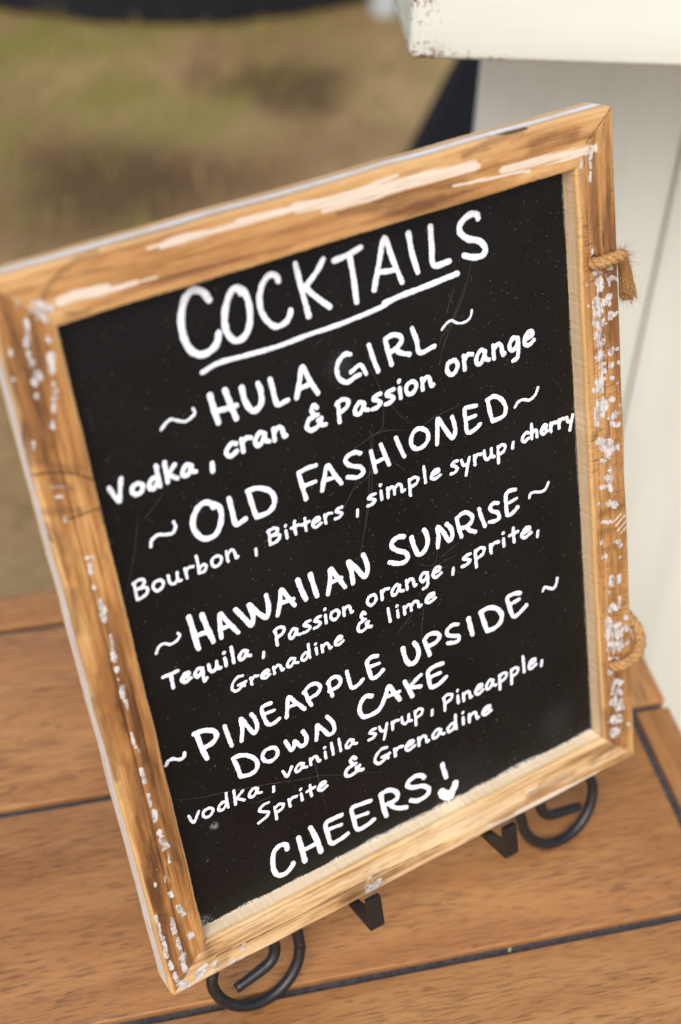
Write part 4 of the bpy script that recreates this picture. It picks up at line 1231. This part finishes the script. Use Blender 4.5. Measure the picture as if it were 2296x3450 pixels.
def build_bar():
    t = empty('white_bar', BARM @ Matrix.Translation((.183, .700, 0)), label='white painted wooden bar with vertical boards and overhanging worn counter beside the table', cat='bar')
    # boards (local x along front, y back)
    w = .1755
    for i in range(7):
        x0 = i * w
        bm = box_bm(x0 + .0012, x0 + w - .0012, 0, .020, .02, 1.108, .0022, 2)
        bm_obj('board', bm, M_WHITE, t)
    bm_obj('frame', box_bm(.022, 7 * w, .022, .045, 1.00, 1.10, .002), M_WHITE, t)
    # counter: front edge at s=.463 -> local y=-.294 ; corner at along .115 -> local x=-.078
    bm = bmesh.new()
    n = 28
    L = 1.45
    D_ = .62
    T_ = .085
    skew = -.115
    sec = []
    # outline (x,y) of the slab in plan
    pts = [(0, 0), (L, 0), (L, D_), (skew * D_, D_)]
    lo = [bm.verts.new((x, y, 0)) for x, y in pts]
    hi = [bm.verts.new((x, y, T_)) for x, y in pts]
    bm.faces.new(list(reversed(lo)))
    bm.faces.new(hi)
    for i in range(4):
        j = (i + 1) % 4
        bm.faces.new((lo[i], lo[j], hi[j], hi[i]))
    bmesh.ops.recalc_face_normals(bm, faces=bm.faces)
    bmesh.ops.bevel(bm, geom=list(bm.edges), offset=.0045, segments=4, profile=.5, affect='EDGES')
    c = bm_obj('counter_top', bm, M_WORN, t, True)
    c['label'] = 'thick cream counter with chipped brown corner'
    c.location = (-.068, -.237, 1.120)
    c.data.set_sharp_from_angle(angle=math.radians(35))
    # brackets under the overhang
    for x in (.25, .95):
        bm = bmesh.new()
        tri = [(-.20, 1.118), (-.002, 1.118), (-.002, .90)]
        a = [bm.verts.new((x, y, z)) for y, z in tri]
        b = [bm.verts.new((x + .03, y, z)) for y, z in tri]
        bm.faces.new(a)
        bm.faces.new(list(reversed(b)))
        for i in range(3):
            j = (i + 1) % 3
            bm.faces.new((a[j], a[i], b[i], b[j]))
        bmesh.ops.recalc_face_normals(bm, faces=bm.faces)
        if x > .6:
            bm_obj('bracket', bm, M_WHITE, t)
        else:
            bm.free()


build_bar()


# ------------------------------------------------------------------ cloth covered things behind
def drape(name, cx, cy, r0, r1, h, label, folds, amp, shape=.7):
    V, F = [], []
    n, mrows = 160, 24
    for j in range(mrows + 1):
        t = j / mrows
        r = r1 + (r0 - r1) * (1 - t) ** shape
        for i in range(n):
            a = 2 * math.pi * i / n
            f = amp * (1 - t) * (math.sin(a * folds) + .5 * math.sin(a * folds * 1.7 + 1))
            V.append((math.cos(a) * (r + f), math.sin(a) * (r + f), h * t))
    for j in range(mrows):
        for i in range(n):
            i2 = (i + 1) % n
            F.append((j * n + i, j * n + i2, (j + 1) * n + i2, (j + 1) * n + i))
    V.append((0, 0, h + .002))
    for i in range(n):
        F.append((mrows * n + i, mrows * n + (i + 1) % n, len(V) - 1))
    o = mesh_obj(name, V, F, M_CLOTH)
    o.location = (cx, cy, 0)
    tag(o, label, 'covered table')
    return o


drape('draped_table', 1.765, 3.735, 1.05, 1.01, .74, 'large round table in a floor length black cloth standing on the lawn at the back', 22, .004, 1)
drape('draped_stand', 1.193, 1.135, .40, .05, .90, 'dark cone shaped cloth cover standing just behind the left end of the white bar', 12, .008, 1)
tag(bm_obj('pale_post', box_bm(1.795, 1.850, 2.585, 2.640, -.02, 1.3, .004), M_POST),
    'pale grey square post standing on the lawn beside the black draped table', 'post')


# ------------------------------------------------------------------ table
PD = Vector((.94880649, -.31585796, 0))     # along the planks
QD = Vector((.31585796, .94880649, 0))      # across, away
TABM = Matrix(((PD.x, QD.x, 0, 0), (PD.y, QD.y, 0, 0), (0, 0, 1, TZ), (0, 0, 0, 1)))


def plank(name, parent, x0, x1, y0, y1, along='x', seed=0.0, th=.020, step=.0):
    bm = box_bm(x0, x1, y0, y1, -th, 0, .0013, 3)
    lay = bm.verts.layers.float_vector.new('gr')
    for v in bm.verts:
        a, b = (v.co.x, v.co.y) if along == 'x' else (v.co.y, v.co.x)
        v[lay] = (a + seed * 3.1, b + seed * 7.7, seed)
    return bm_obj(name, bm, M_TABLE, parent, True)


def build_table():
    t = empty('wooden_table', TABM, label='brown slatted outdoor table with dark gaps under the chalkboard sign', cat='table')
    gA, gB, gC = .0211, .1779, .3359
    XL = -1.15
    xg, xe, ye = .3398, .3669, .3705
    w = .0062
    rows = [(gB + w / 2, gC - w / 2), (gA + w / 2, gB - w / 2), (gA - .157 + w / 2, gA - w / 2), (gA - .314 + w / 2, gA - .157 - w / 2), (gA - .471 + w / 2, gA - .314 - w / 2)]
    for i, (a, b) in enumerate(rows):
        if i == 1:
            b -= .0; a -= 0
        o = plank('plank', t, XL + .033, xg - w / 2, a, b, 'x', i * 1.37 + .4)
        o.data.set_sharp_from_angle(angle=math.radians(40))
    # border boards
    y0 = rows[-1][0] - .033
    for nm, args in (('border_board', (XL, xe, gC + w / 2, ye, 'x', 9.1)), ('border_board', (XL, xe, y0, rows[-1][0] - w, 'x', 8.3)),
                     ('border_board', (xg + w / 2, xe, gB + w / 2, gC - w / 2, 'y', 6.7)), ('border_board', (xg + w / 2, xe, rows[-1][0], gB - w / 2, 'y', 5.2)),
                     ('border_board', (XL, XL + .028, rows[-1][0], gC - w / 2, 'y', 4.2))):
        o = plank(nm, t, *args)
        o.data.set_sharp_from_angle(angle=math.radians(40))
    # dark strip under the joints
    bm_obj('under_panel', box_bm(XL + .004, xe - .004, y0 + .004, ye - .004, -.0072, -.0046), M_GAP, t)
    bm_obj('apron', box_bm(XL + .05, xe - .05, ye - .075, ye - .05, -.09, -.0205, .001), M_TABLE, t)
    bm_obj('apron', box_bm(XL + .05, xe - .05, y0 + .05, y0 + .075, -.09, -.0205, .001), M_TABLE, t)
    for x in (XL + .04, xe - .09):
        for y in (y0 + .04, ye - .09):
            bm_obj('leg', box_bm(x, x + .05, y, y + .05, -TZ - .012, -.0915, .002), M_GAP, t)


build_table()

# ------------------------------------------------------------------ sign frame
MK = [(k, w / 1000, np.array(p) / 1000) for k, w, p in MARKS]


def seg_dist(X, Y, a, b):
    d = b - a
    L2 = max(d @ d, 1e-14)
    t = np.clip(((X - a[0]) * d[0] + (Y - a[1]) * d[1]) / L2, 0, 1)
    return np.hypot(X - a[0] - t * d[0], Y - a[1] - t * d[1])


def rail(name, side, mat, L, w, wa, wb, relief, label=None):
    """one mitred frame member. u runs along, v from the outer edge inwards, z depth"""
    prof = []
    r = .0022
    ri = .0018
    prof += [(0, -TH), (0, -.0125), (0, -.0095), (0, -.0065), (0, -.0040)]
    for i in range(7):
        a = math.pi / 2 * i / 6
        prof.append((r - r * math.cos(a), -r + r * math.sin(a)))
    nv = 34
    g1, g2 = w - .0128, w - .0062
    for i in range(1, nv):
        v = r + (w - ri - r) * i / nv
        z = 0.0
        if v > g1: z -= .0006 * relief
        if v > g2: z += .0005 * relief
        z -= .0008 * relief * math.exp(-((v - g1) / .0005) ** 2)
        z -= .0005 * relief * math.exp(-((v - g2) / .0005) ** 2)
        prof.append((v, z))
    for i in range(6):
        a = math.pi / 2 * i / 5
        prof.append((w - ri + ri * math.sin(a), -ri + ri * math.cos(a)))
    prof += [(w, -.0045), (w, -.0075), (w, -BD - .0002), (w, -TH)]
    ns = int(L / .0007)
    P = np.array(prof)
    s = np.linspace(0, 1, ns + 1)
    v = P[:, 0][None, :]
    u = v * wa / w + s[:, None] * (L - v * (wa + wb) / w)
    z = np.broadcast_to(P[:, 1][None, :], u.shape).copy()
    v = np.broadcast_to(v, u.shape).copy()
    seed = {'top': 1.3, 'bottom': 2.9, 'left': 4.1, 'right': 6.6}[side]
    # hand-sanded waviness
    wob = np.array([[mnoise.noise(Vector((uu * 34, seed, k * 3.0))) for k in range(3)] for uu in u[:, 20]])
    wf = np.array([mnoise.noise(Vector((uu * 420, seed * 2, 5.0))) for uu in u[:, 20]])
    ramp_in = np.clip((v - w * .6) / (w * .4), 0, 1)
    ramp_out = np.clip(1 - v / (w * .3), 0, 1)
    v2 = v + ramp_in * (wob[:, 0:1] * .0005 + wf[:, None] * .00022) + ramp_out * (wob[:, 1:2] * .0006 + wf[:, None] * .00012)
    z += (z > -.004) * wob[:, 2:3] * .0003
    if side == 'top': X, Y = u, H - v2
    elif side == 'bottom': X, Y = u, v2
    elif side == 'left': X, Y = v2, u
    else: X, Y = W - v2, u
    # softened outer corners
    rc = .0048
    for cx_, cy_, sx, sy in ((0, 0, 1, 1), (W, 0, -1, 1), (0, H, 1, -1), (W, H, -1, -1)):
        dx = (X - cx_) * sx
        dy = (Y - cy_) * sy
        m = (dx < rc) & (dy < rc)
        ddx, ddy = rc - dx, rc - dy
        dd = np.hypot(ddx, ddy)
        k = np.where(m & (dd > rc), rc / np.maximum(dd, 1e-9), 1)
        X = np.where(m, cx_ + sx * (rc - ddx * k), X)
        Y = np.where(m, cy_ + sy * (rc - ddy * k), Y)
    if side == 'right':
        for hx, hy in HOLES:
            d = np.hypot(X - hx, (Y - hy) * .8)
            z = np.where((d < .0031) & (z > -.003), z - .009, z)
            z -= np.where((z > -.003), .0006 * np.exp(-((d - .0033) / .0009) ** 2), 0)
    nsn, npn = X.shape
    V = np.stack([X, Y, z], -1).reshape(-1, 3)
    idx = np.arange(nsn * npn).reshape(nsn, npn)
    F = np.stack([idx[:-1, :-1], idx[1:, :-1], idx[1:, 1:], idx[:-1, 1:]], -1).reshape(-1, 4)
    if side in ('top', 'left'):
        F = F[:, ::-1]
    back = np.stack([idx[:-1, -1], idx[1:, -1], idx[1:, 0], idx[:-1, 0]], -1)
    if side in ('top', 'left'):
        back = back[:, ::-1]
    caps = [list(idx[0, :]), list(reversed(idx[-1, :]))]
    if side in ('top', 'left'):
        caps = [list(reversed(c)) for c in caps]
    faces = F.tolist() + back.tolist() + caps
    ob = mesh_obj(name, V.tolist(), faces, mat, SIGN)
    me = ob.data
    nvt = len(me.vertices)
    gr = np.stack([u + seed * 5, v + seed * 2, -z + 0.0], -1).reshape(-1, 3).astype(np.float32)
    a = me.attributes.new('gr', 'FLOAT_VECTOR', 'POINT')
    a.data.foreach_set('vector', gr.ravel())
    xf, yf = V[:, 0], V[:, 1]
    front = (V[:, 2] > -.0035).astype(float)
    front = np.maximum(front, ((v.reshape(-1) > w * .9) & (V[:, 2] > -.0075)).astype(float) * .6)
    out = np.zeros((nvt, 4))
    for k, wd, pts in MK:
        d = np.full(nvt, 9.0)
        mnx, mny = pts.min(0) - wd * 1.6
        mxx, mxy = pts.max(0) + wd * 1.6
        sel = np.nonzero((xf > mnx) & (xf < mxx) & (yf > mny) & (yf < mxy))[0]
        if not len(sel): continue
        dd = np.full(len(sel), 9.0)
        for i in range(len(pts) - 1):
            dd = np.minimum(dd, seg_dist(xf[sel], yf[sel], pts[i], pts[i + 1]))
        hw = wd / 2
        soft = {'W': .8, 'P': .6, 'D': 1.3, 'K': .5}[k]
        val = np.clip((hw * (1 + soft) - dd) / (2 * soft * hw), 0, 1)
        c = 'WPDK'.index(k)
        out[sel, c] = np.maximum(out[sel, c], val)
    out *= front[:, None]
    vv = v.reshape(-1)
    out[:, 2] = np.maximum(out[:, 2], relief * .75 * np.exp(-((vv - g1) / .0007) ** 2) * front)
    out[:, 2] *= .8
    a = me.attributes.new('mk', 'FLOAT_VECTOR', 'POINT')
    a.data.foreach_set('vector', out[:, :3].astype(np.float32).ravel())
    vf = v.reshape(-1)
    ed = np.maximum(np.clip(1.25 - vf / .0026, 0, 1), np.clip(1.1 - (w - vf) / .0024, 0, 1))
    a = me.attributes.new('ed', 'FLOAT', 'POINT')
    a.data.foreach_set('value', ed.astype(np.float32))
    sidem = (v.reshape(-1) < .0008) & (V[:, 2] < -.001)
    inner = (v.reshape(-1) > w - .0006) & (V[:, 2] < -.0022)
    m2 = np.stack([out[:, 3], sidem.astype(float), inner * .85], -1).astype(np.float32)
    a = me.attributes.new('mk2', 'FLOAT_VECTOR', 'POINT')
    a.data.foreach_set('vector', m2.ravel())
    me.set_sharp_from_angle(angle=math.radians(50))
    if label: ob['label'] = label
    return ob


HOLES = [(.3036, .3235), (.3052, .0742)]
SIGN = empty('menu_sign', BOARD, label='rustic wood framed chalkboard listing hand lettered cocktails, leaning on a black easel', cat='sign')
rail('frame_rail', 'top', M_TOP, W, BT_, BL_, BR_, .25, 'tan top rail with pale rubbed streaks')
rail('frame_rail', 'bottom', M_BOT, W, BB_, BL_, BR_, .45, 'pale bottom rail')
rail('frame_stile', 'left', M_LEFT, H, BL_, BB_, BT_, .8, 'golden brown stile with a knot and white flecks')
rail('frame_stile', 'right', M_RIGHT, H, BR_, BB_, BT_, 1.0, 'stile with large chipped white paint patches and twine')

bm = box_bm(BL_ - .004, W - BR_ + .004, BB_ - .004, H - BT_ + .004, -BD - .003, -BD)
# the panel slides into the frame: keep only a real sheet that fits between the rails
bm.free()
bm = box_bm(BL_ + .0001, W - BR_ - .0001, BB_ + .0001, H - BT_ - .0001, -BD - .003, -BD)
PANEL = bm_obj('chalkboard', bm, M_BOARD, SIGN)
bm_obj('backing_panel', box_bm(.006, W - .006, .006, H - .006, -TH - .0022, -TH - .0002, .0005), M_BACKER, SIGN)


# ------------------------------------------------------------------ hand lettering
def smooth_noise(nx, ny, cell, r):
    gx, gy = int(nx / cell) + 3, int(ny / cell) + 3
    g = r.random((gx, gy)) - .5
    x = np.arange(nx) / cell
    y = np.arange(ny) / cell
    xi, yi = x.astype(int), y.astype(int)
    fx, fy = (x - xi)[:, None], (y - yi)[None, :]
    fx, fy = fx * fx * (3 - 2 * fx), fy * fy * (3 - 2 * fy)
    return (g[np.ix_(xi, yi)] * (1 - fx) * (1 - fy) + g[np.ix_(xi + 1, yi)] * fx * (1 - fy)
            + g[np.ix_(xi, yi + 1)] * (1 - fx) * fy + g[np.ix_(xi + 1, yi + 1)] * fx * fy)


def lettering(text, strokes):
    g = .30
    allp = np.array([p for w, s in strokes for p in s])
    mx = max(w for w, s in strokes)
    x0, y0 = allp.min(0) - mx
    x1, y1 = allp.max(0) + mx
    nx, ny = int((x1 - x0) / g) + 2, int((y1 - y0) / g) + 2
    f = np.full((nx, ny), -5.0)
    for w, s in strokes:
        pts = spline(s, 6)
        n = len(pts)
        rr = [w / 2 * (1 + .07 * math.sin(i * .8 + w * 9) + random.uniform(-.04, .04)) for i in range(n)]
        for i in range(n - 1):
            a, b = pts[i], pts[i + 1]
            r = (rr[i] + rr[i + 1]) / 2
            lo = np.minimum(a, b) - r - .9
            hi = np.maximum(a, b) + r + .9
            i0, i1 = max(int((lo[0] - x0) / g), 0), min(int((hi[0] - x0) / g) + 2, nx)
            j0, j1 = max(int((lo[1] - y0) / g), 0), min(int((hi[1] - y0) / g) + 2, ny)
            X = (x0 + np.arange(i0, i1) * g)[:, None] + np.zeros((1, j1 - j0))
            Y = (y0 + np.arange(j0, j1) * g)[None, :] + np.zeros((i1 - i0, 1))
            d = r - seg_dist(X, Y, a, b)
            f[i0:i1, j0:j1] = np.maximum(f[i0:i1, j0:j1], d)
    f = f + np.where(f > -1.2, smooth_noise(nx, ny, 3.0, rng) * .30 + smooth_noise(nx, ny, 1.3, rng) * .16, 0)
    V, F, vid, eid = [], [], {}, {}
    zb = -BD * 1000 + .03

    def corner(i, j):
        k = (i, j)
        if k not in vid:
            vid[k] = len(V)
            V.append((x0 + i * g, y0 + j * g, zb + min(.16, f[i, j] * .45)))
        return vid[k]

    def edge(i, j, a, b):
        k = (i, j, a, b) if (i, j) < (a, b) else (a, b, i, j)
        if k not in eid:
            t = f[i, j] / (f[i, j] - f[a, b])
            eid[k] = len(V)
            V.append((x0 + (i + (a - i) * t) * g, y0 + (j + (b - j) * t) * g, zb))
        return eid[k]
    ins = f > 0
    act = ins[:-1, :-1] | ins[1:, :-1] | ins[1:, 1:] | ins[:-1, 1:]
    for i, j in zip(*np.nonzero(act)):
        cs = [(i, j), (i + 1, j), (i + 1, j + 1), (i, j + 1)]
        poly = []
        for k in range(4):
            c, d = cs[k], cs[(k + 1) % 4]
            if ins[c]: poly.append(corner(*c))
            if ins[c] != ins[d]: poly.append(edge(*c, *d))
        if len(poly) >= 3: F.append(poly)
    V = [(a / 1000, b / 1000, c / 1000) for a, b, c in V]
    o = mesh_obj('lettering', V, F, M_INK, PANEL)
    o['label'] = 'white hand lettering reading ' + text
    return o


for text, strokes in LETTERING:
    lettering(text, strokes)


def build_scratches():
    parts = []
    for pts in SCRATCHES:
        p = spline([(a / 1000, b / 1000, -BD + .00001) for a, b in pts], 8)
        q = [(a + random.uniform(-1, 1) * .0001, b + random.uniform(-1, 1) * .0001, c) for a, b, c in p]
        n = len(q)
        parts.append(tube_geo(q, [.00006 * (.4 + .6 * math.sin(math.pi * (i + .5) / n)) for i in range(n)], 4))
    V, F = join_geo(parts)
    tag(mesh_obj('scratch', V, F, M_SCR, PANEL), kind='stuff')


build_scratches()


# ------------------------------------------------------------------ jute twine through the two holes
def rope(path, rad, turns):
    pts = spline(path, 10)
    P = [Vector(p) for p in pts]
    n = len(P)
    parts = []
    for k in range(3):
        q, N = [], None
        for i in range(n):
            T = (P[min(i + 1, n - 1)] - P[max(i - 1, 0)]).normalized()
            N = T.orthogonal().normalized() if N is None else (N - T * N.dot(T)).normalized()
            B = T.cross(N)
            a = 2 * math.pi * (k / 3 + turns * i / n)
            q.append(P[i] + (N * math.cos(a) + B * math.sin(a)) * rad * .5)
        parts.append(tube_geo(q, rad * .62, 8))
    return parts, P


def fuzz(P, rad, n, length, thick, droop=0.0, along=None):
    parts = []
    for _ in range(n):
        i = random.randrange(len(P)) if along is None else random.randrange(int(len(P) * along), len(P))
        p = P[i]
        d = Vector([random.gauss(0, 1) for _ in range(3)]).normalized()
        t = (P[min(i + 1, len(P) - 1)] - P[max(i - 1, 0)]).normalized()
        a = p + d * rad * random.uniform(.3, 1)
        l = length * random.uniform(.3, 1.2)
        v = (d * .5 + t * random.uniform(-.2, 1.1)).normalized()
        c = Vector([random.gauss(0, 1) for _ in range(3)]) * l * .35
        q = spline([a, a + v * l * .5 + c * .5 + Vector((0, -droop * l * .3, 0)), a + v * l + c * .4 + Vector((0, -droop * l, 0))], 4)
        parts.append(tube_geo(q, [thick * (1 - .7 * i / len(q)) for i in range(len(q))], 3))
    return parts


def build_twine():
    # upper tie: out of the hole, over the edge, frayed tail hanging down
    p1, P1 = rope([(.3030, .3232, -.006), (.3042, .3235, .0012), (.3100, .3242, .0028), (.3175, .3240, .0026), (.3220, .3225, -.0015), (.3240, .3185, -.0045)], .0031, 3.2)
    t = mesh_obj('twine', *join_geo(p1), M_TWINE, SIGN)
    t['label'] = 'frayed end of jute twine knotted through the upper hole'
    tail = [Vector(q) for q in spline([(.3215, .3240, -.001), (.3245, .3190, -.0035), (.3268, .3110, -.0045), (.3280, .3030, -.005), (.3290, .2960, -.005)], 8)]
    parts = []
    for _ in range(420):
        off = Vector([random.gauss(0, 1) for _ in range(3)])
        off.y *= .3
        off = off.normalized() * random.uniform(.1, 1) ** .6
        n = len(tail)
        end = random.randint(int(n * .7), n)
        q = [tail[i] + off * (.0024 + .0026 * (i / n) ** 1.1) + Vector((random.gauss(0, 1), 0, random.gauss(0, 1))) * .0003 * i / n for i in range(random.randint(0, 5), end)]
        parts.append(tube_geo(q, .00018, 4))
    tag(mesh_obj('frayed_tail', *join_geo(parts), M_TWINE, t), kind='stuff')
    f = fuzz(P1 + tail, .0034, 900, .0065, .00006, .1)
    tag(mesh_obj('loose_fibre', *join_geo(f), M_TWINE, t), kind='stuff')
    # lower tie: loops out to the right and back up behind the stile
    p2, P2 = rope([(.3050, .0736, -.006), (.3062, .0742, .0012), (.3120, .0752, .0034), (.3190, .0775, .0036), (.3246, .0815, .0005), (.3270, .0880, -.004), (.3250, .0950, -.009), (.3220, .1010, -.014), (.3180, .1090, -.0215), (.3120, .1120, -.023)], .0032, 5)
    t2 = mesh_obj('twine', *join_geo(p2), M_TWINE, SIGN)
    t2['label'] = 'loop of jute twine through the lower hole'
    tag(mesh_obj('loose_fibre', *join_geo(fuzz(P2, .0032, 800, .005, .00006)), M_TWINE, t2), kind='stuff')


build_twine()


# ------------------------------------------------------------------ easel
def build_easel():
    e = empty('display_easel', BOARD, label='small black wrought iron easel with scrolled feet holding the chalkboard sign', cat='easel')
    cxm = .1615
    rt = .0034

    def zp(y):       # the feet stand a little steeper than the sign
        return -.0205 + max(0, (-.004 - y)) * .10

    for sgn in (-1, 1):
        cx0 = cxm + (.1088 if sgn > 0 else -.1058)
        cy0 = -.0247
        Rr = .0278
        pts = []
        # upright behind the sign, curving in to the top
        for x, y in ((.012, .335), (.020, .30), (.034, .22), (.052, .13), (.066, .06), (.0765, .02)):
            pts.append((cxm + sgn * x, y, -.0225))
        for d in range(0, 271, 15):
            a = math.radians(-d)
            rr = Rr if d < 180 else Rr - (d - 180) / 90 * .006
            xx = -sgn * math.cos(a) * rr
            yy = math.sin(a) * rr * (1.0)
            pts.append((cx0 + xx, cy0 + yy, zp(cy0 + yy)))
        # inner curl
        for x, y in ((-.0045 * 1, .0195), (-.0115, .0115), (-.0125, .002), (-.0085, -.0045), (.0, -.0075), (.0155, -.0105)):
            pts.append((cx0 + sgn * x, cy0 + y, zp(cy0 + y)))
        path = spline(pts, 6)
        n = len(path)
        rad = [rt if i < n - 8 else rt * (1 - .18 * (i - n + 8) / 8) for i in range(n)]
        mesh_obj('scroll_leg', *tube_geo(path, rad, 14), M_IRON, e)
        # hook: flat bar under the frame with an upturned lip
        hx = cxm + sgn * .0459
        w = .0044
        yb = -.0012
        prof = [(-.026, yb), (.0160, yb), (.0185, yb + .0014), (.0197, yb + .0170), (.0160, yb + .0178), (.0150, yb + .0005 - .0), (.0140, yb - .0008)]
        outer = [(-.026, -.0004), (.0168, -.0004), (.0184, -.0004), (.0190, .0190), (.0226, .0190), (.0226, -.0012), (.0210, -.0040), (.0168, -.0040), (-.026, -.0040)]
        bm = bmesh.new()
        a = [bm.verts.new((hx - w, y, z)) for z, y in outer]
        b = [bm.verts.new((hx + (w if z > .0175 else -.0018), y, z)) for z, y in outer]
        bm.faces.new(a)
        bm.faces.new(list(reversed(b)))
        for i in range(len(outer)):
            j = (i + 1) % len(outer)
            bm.faces.new((a[j], a[i], b[i], b[j]))
        bmesh.ops.recalc_face_normals(bm, faces=bm.faces)
        bmesh.ops.bevel(bm, geom=list(bm.edges), offset=.0005, segments=2, profile=.5, affect='EDGES')
        bm_obj('hook', bm, M_IRON, e)
    for y in (.012, .205):
        hw = .074 if y < .1 else .036
        mesh_obj('crossbar', *tube_geo(spline([(cxm - hw, y, -.0255), (cxm, y, -.0265), (cxm + hw, y, -.0255)], 6), .003, 10), M_IRON, e)
    # rear leg down to the table: table plane y*ca + z*sa = -.0587
    zt = -.150
    yt = (-.0587 - zt * sa) / ca + .0032
    mesh_obj('rear_leg', *tube_geo(spline([(cxm, .215, -.0275), (cxm, .10, -.085), (cxm, yt, zt)], 8), .0032, 12), M_IRON, e)


build_easel()

# ------------------------------------------------------------------ small crumb lying in the joint
M_CRUMB = simple('dry_leaf_crumb', lin(176, 180, 120), lin(206, 200, 150), 800, .8, 0)
cb = bmesh.new()
bmesh.ops.create_icosphere(cb, subdivisions=2, radius=1)
for v_ in cb.verts:
    k_ = 1 + .35 * mnoise.noise(v_.co * 1.7)
    v_.co = Vector((v_.co.x * .0017 * k_, v_.co.y * .0008 * k_, v_.co.z * .0005 * k_))
crumb = bm_obj('leaf_crumb', cb, M_CRUMB, None, True)
crumb.location = (0.1992, -0.0428, TZ - .0041)
crumb.rotation_euler = (0, 0, .6)
tag(crumb, 'tiny pale dry leaf crumb lying in the dark gap between two table planks', 'leaf crumb')
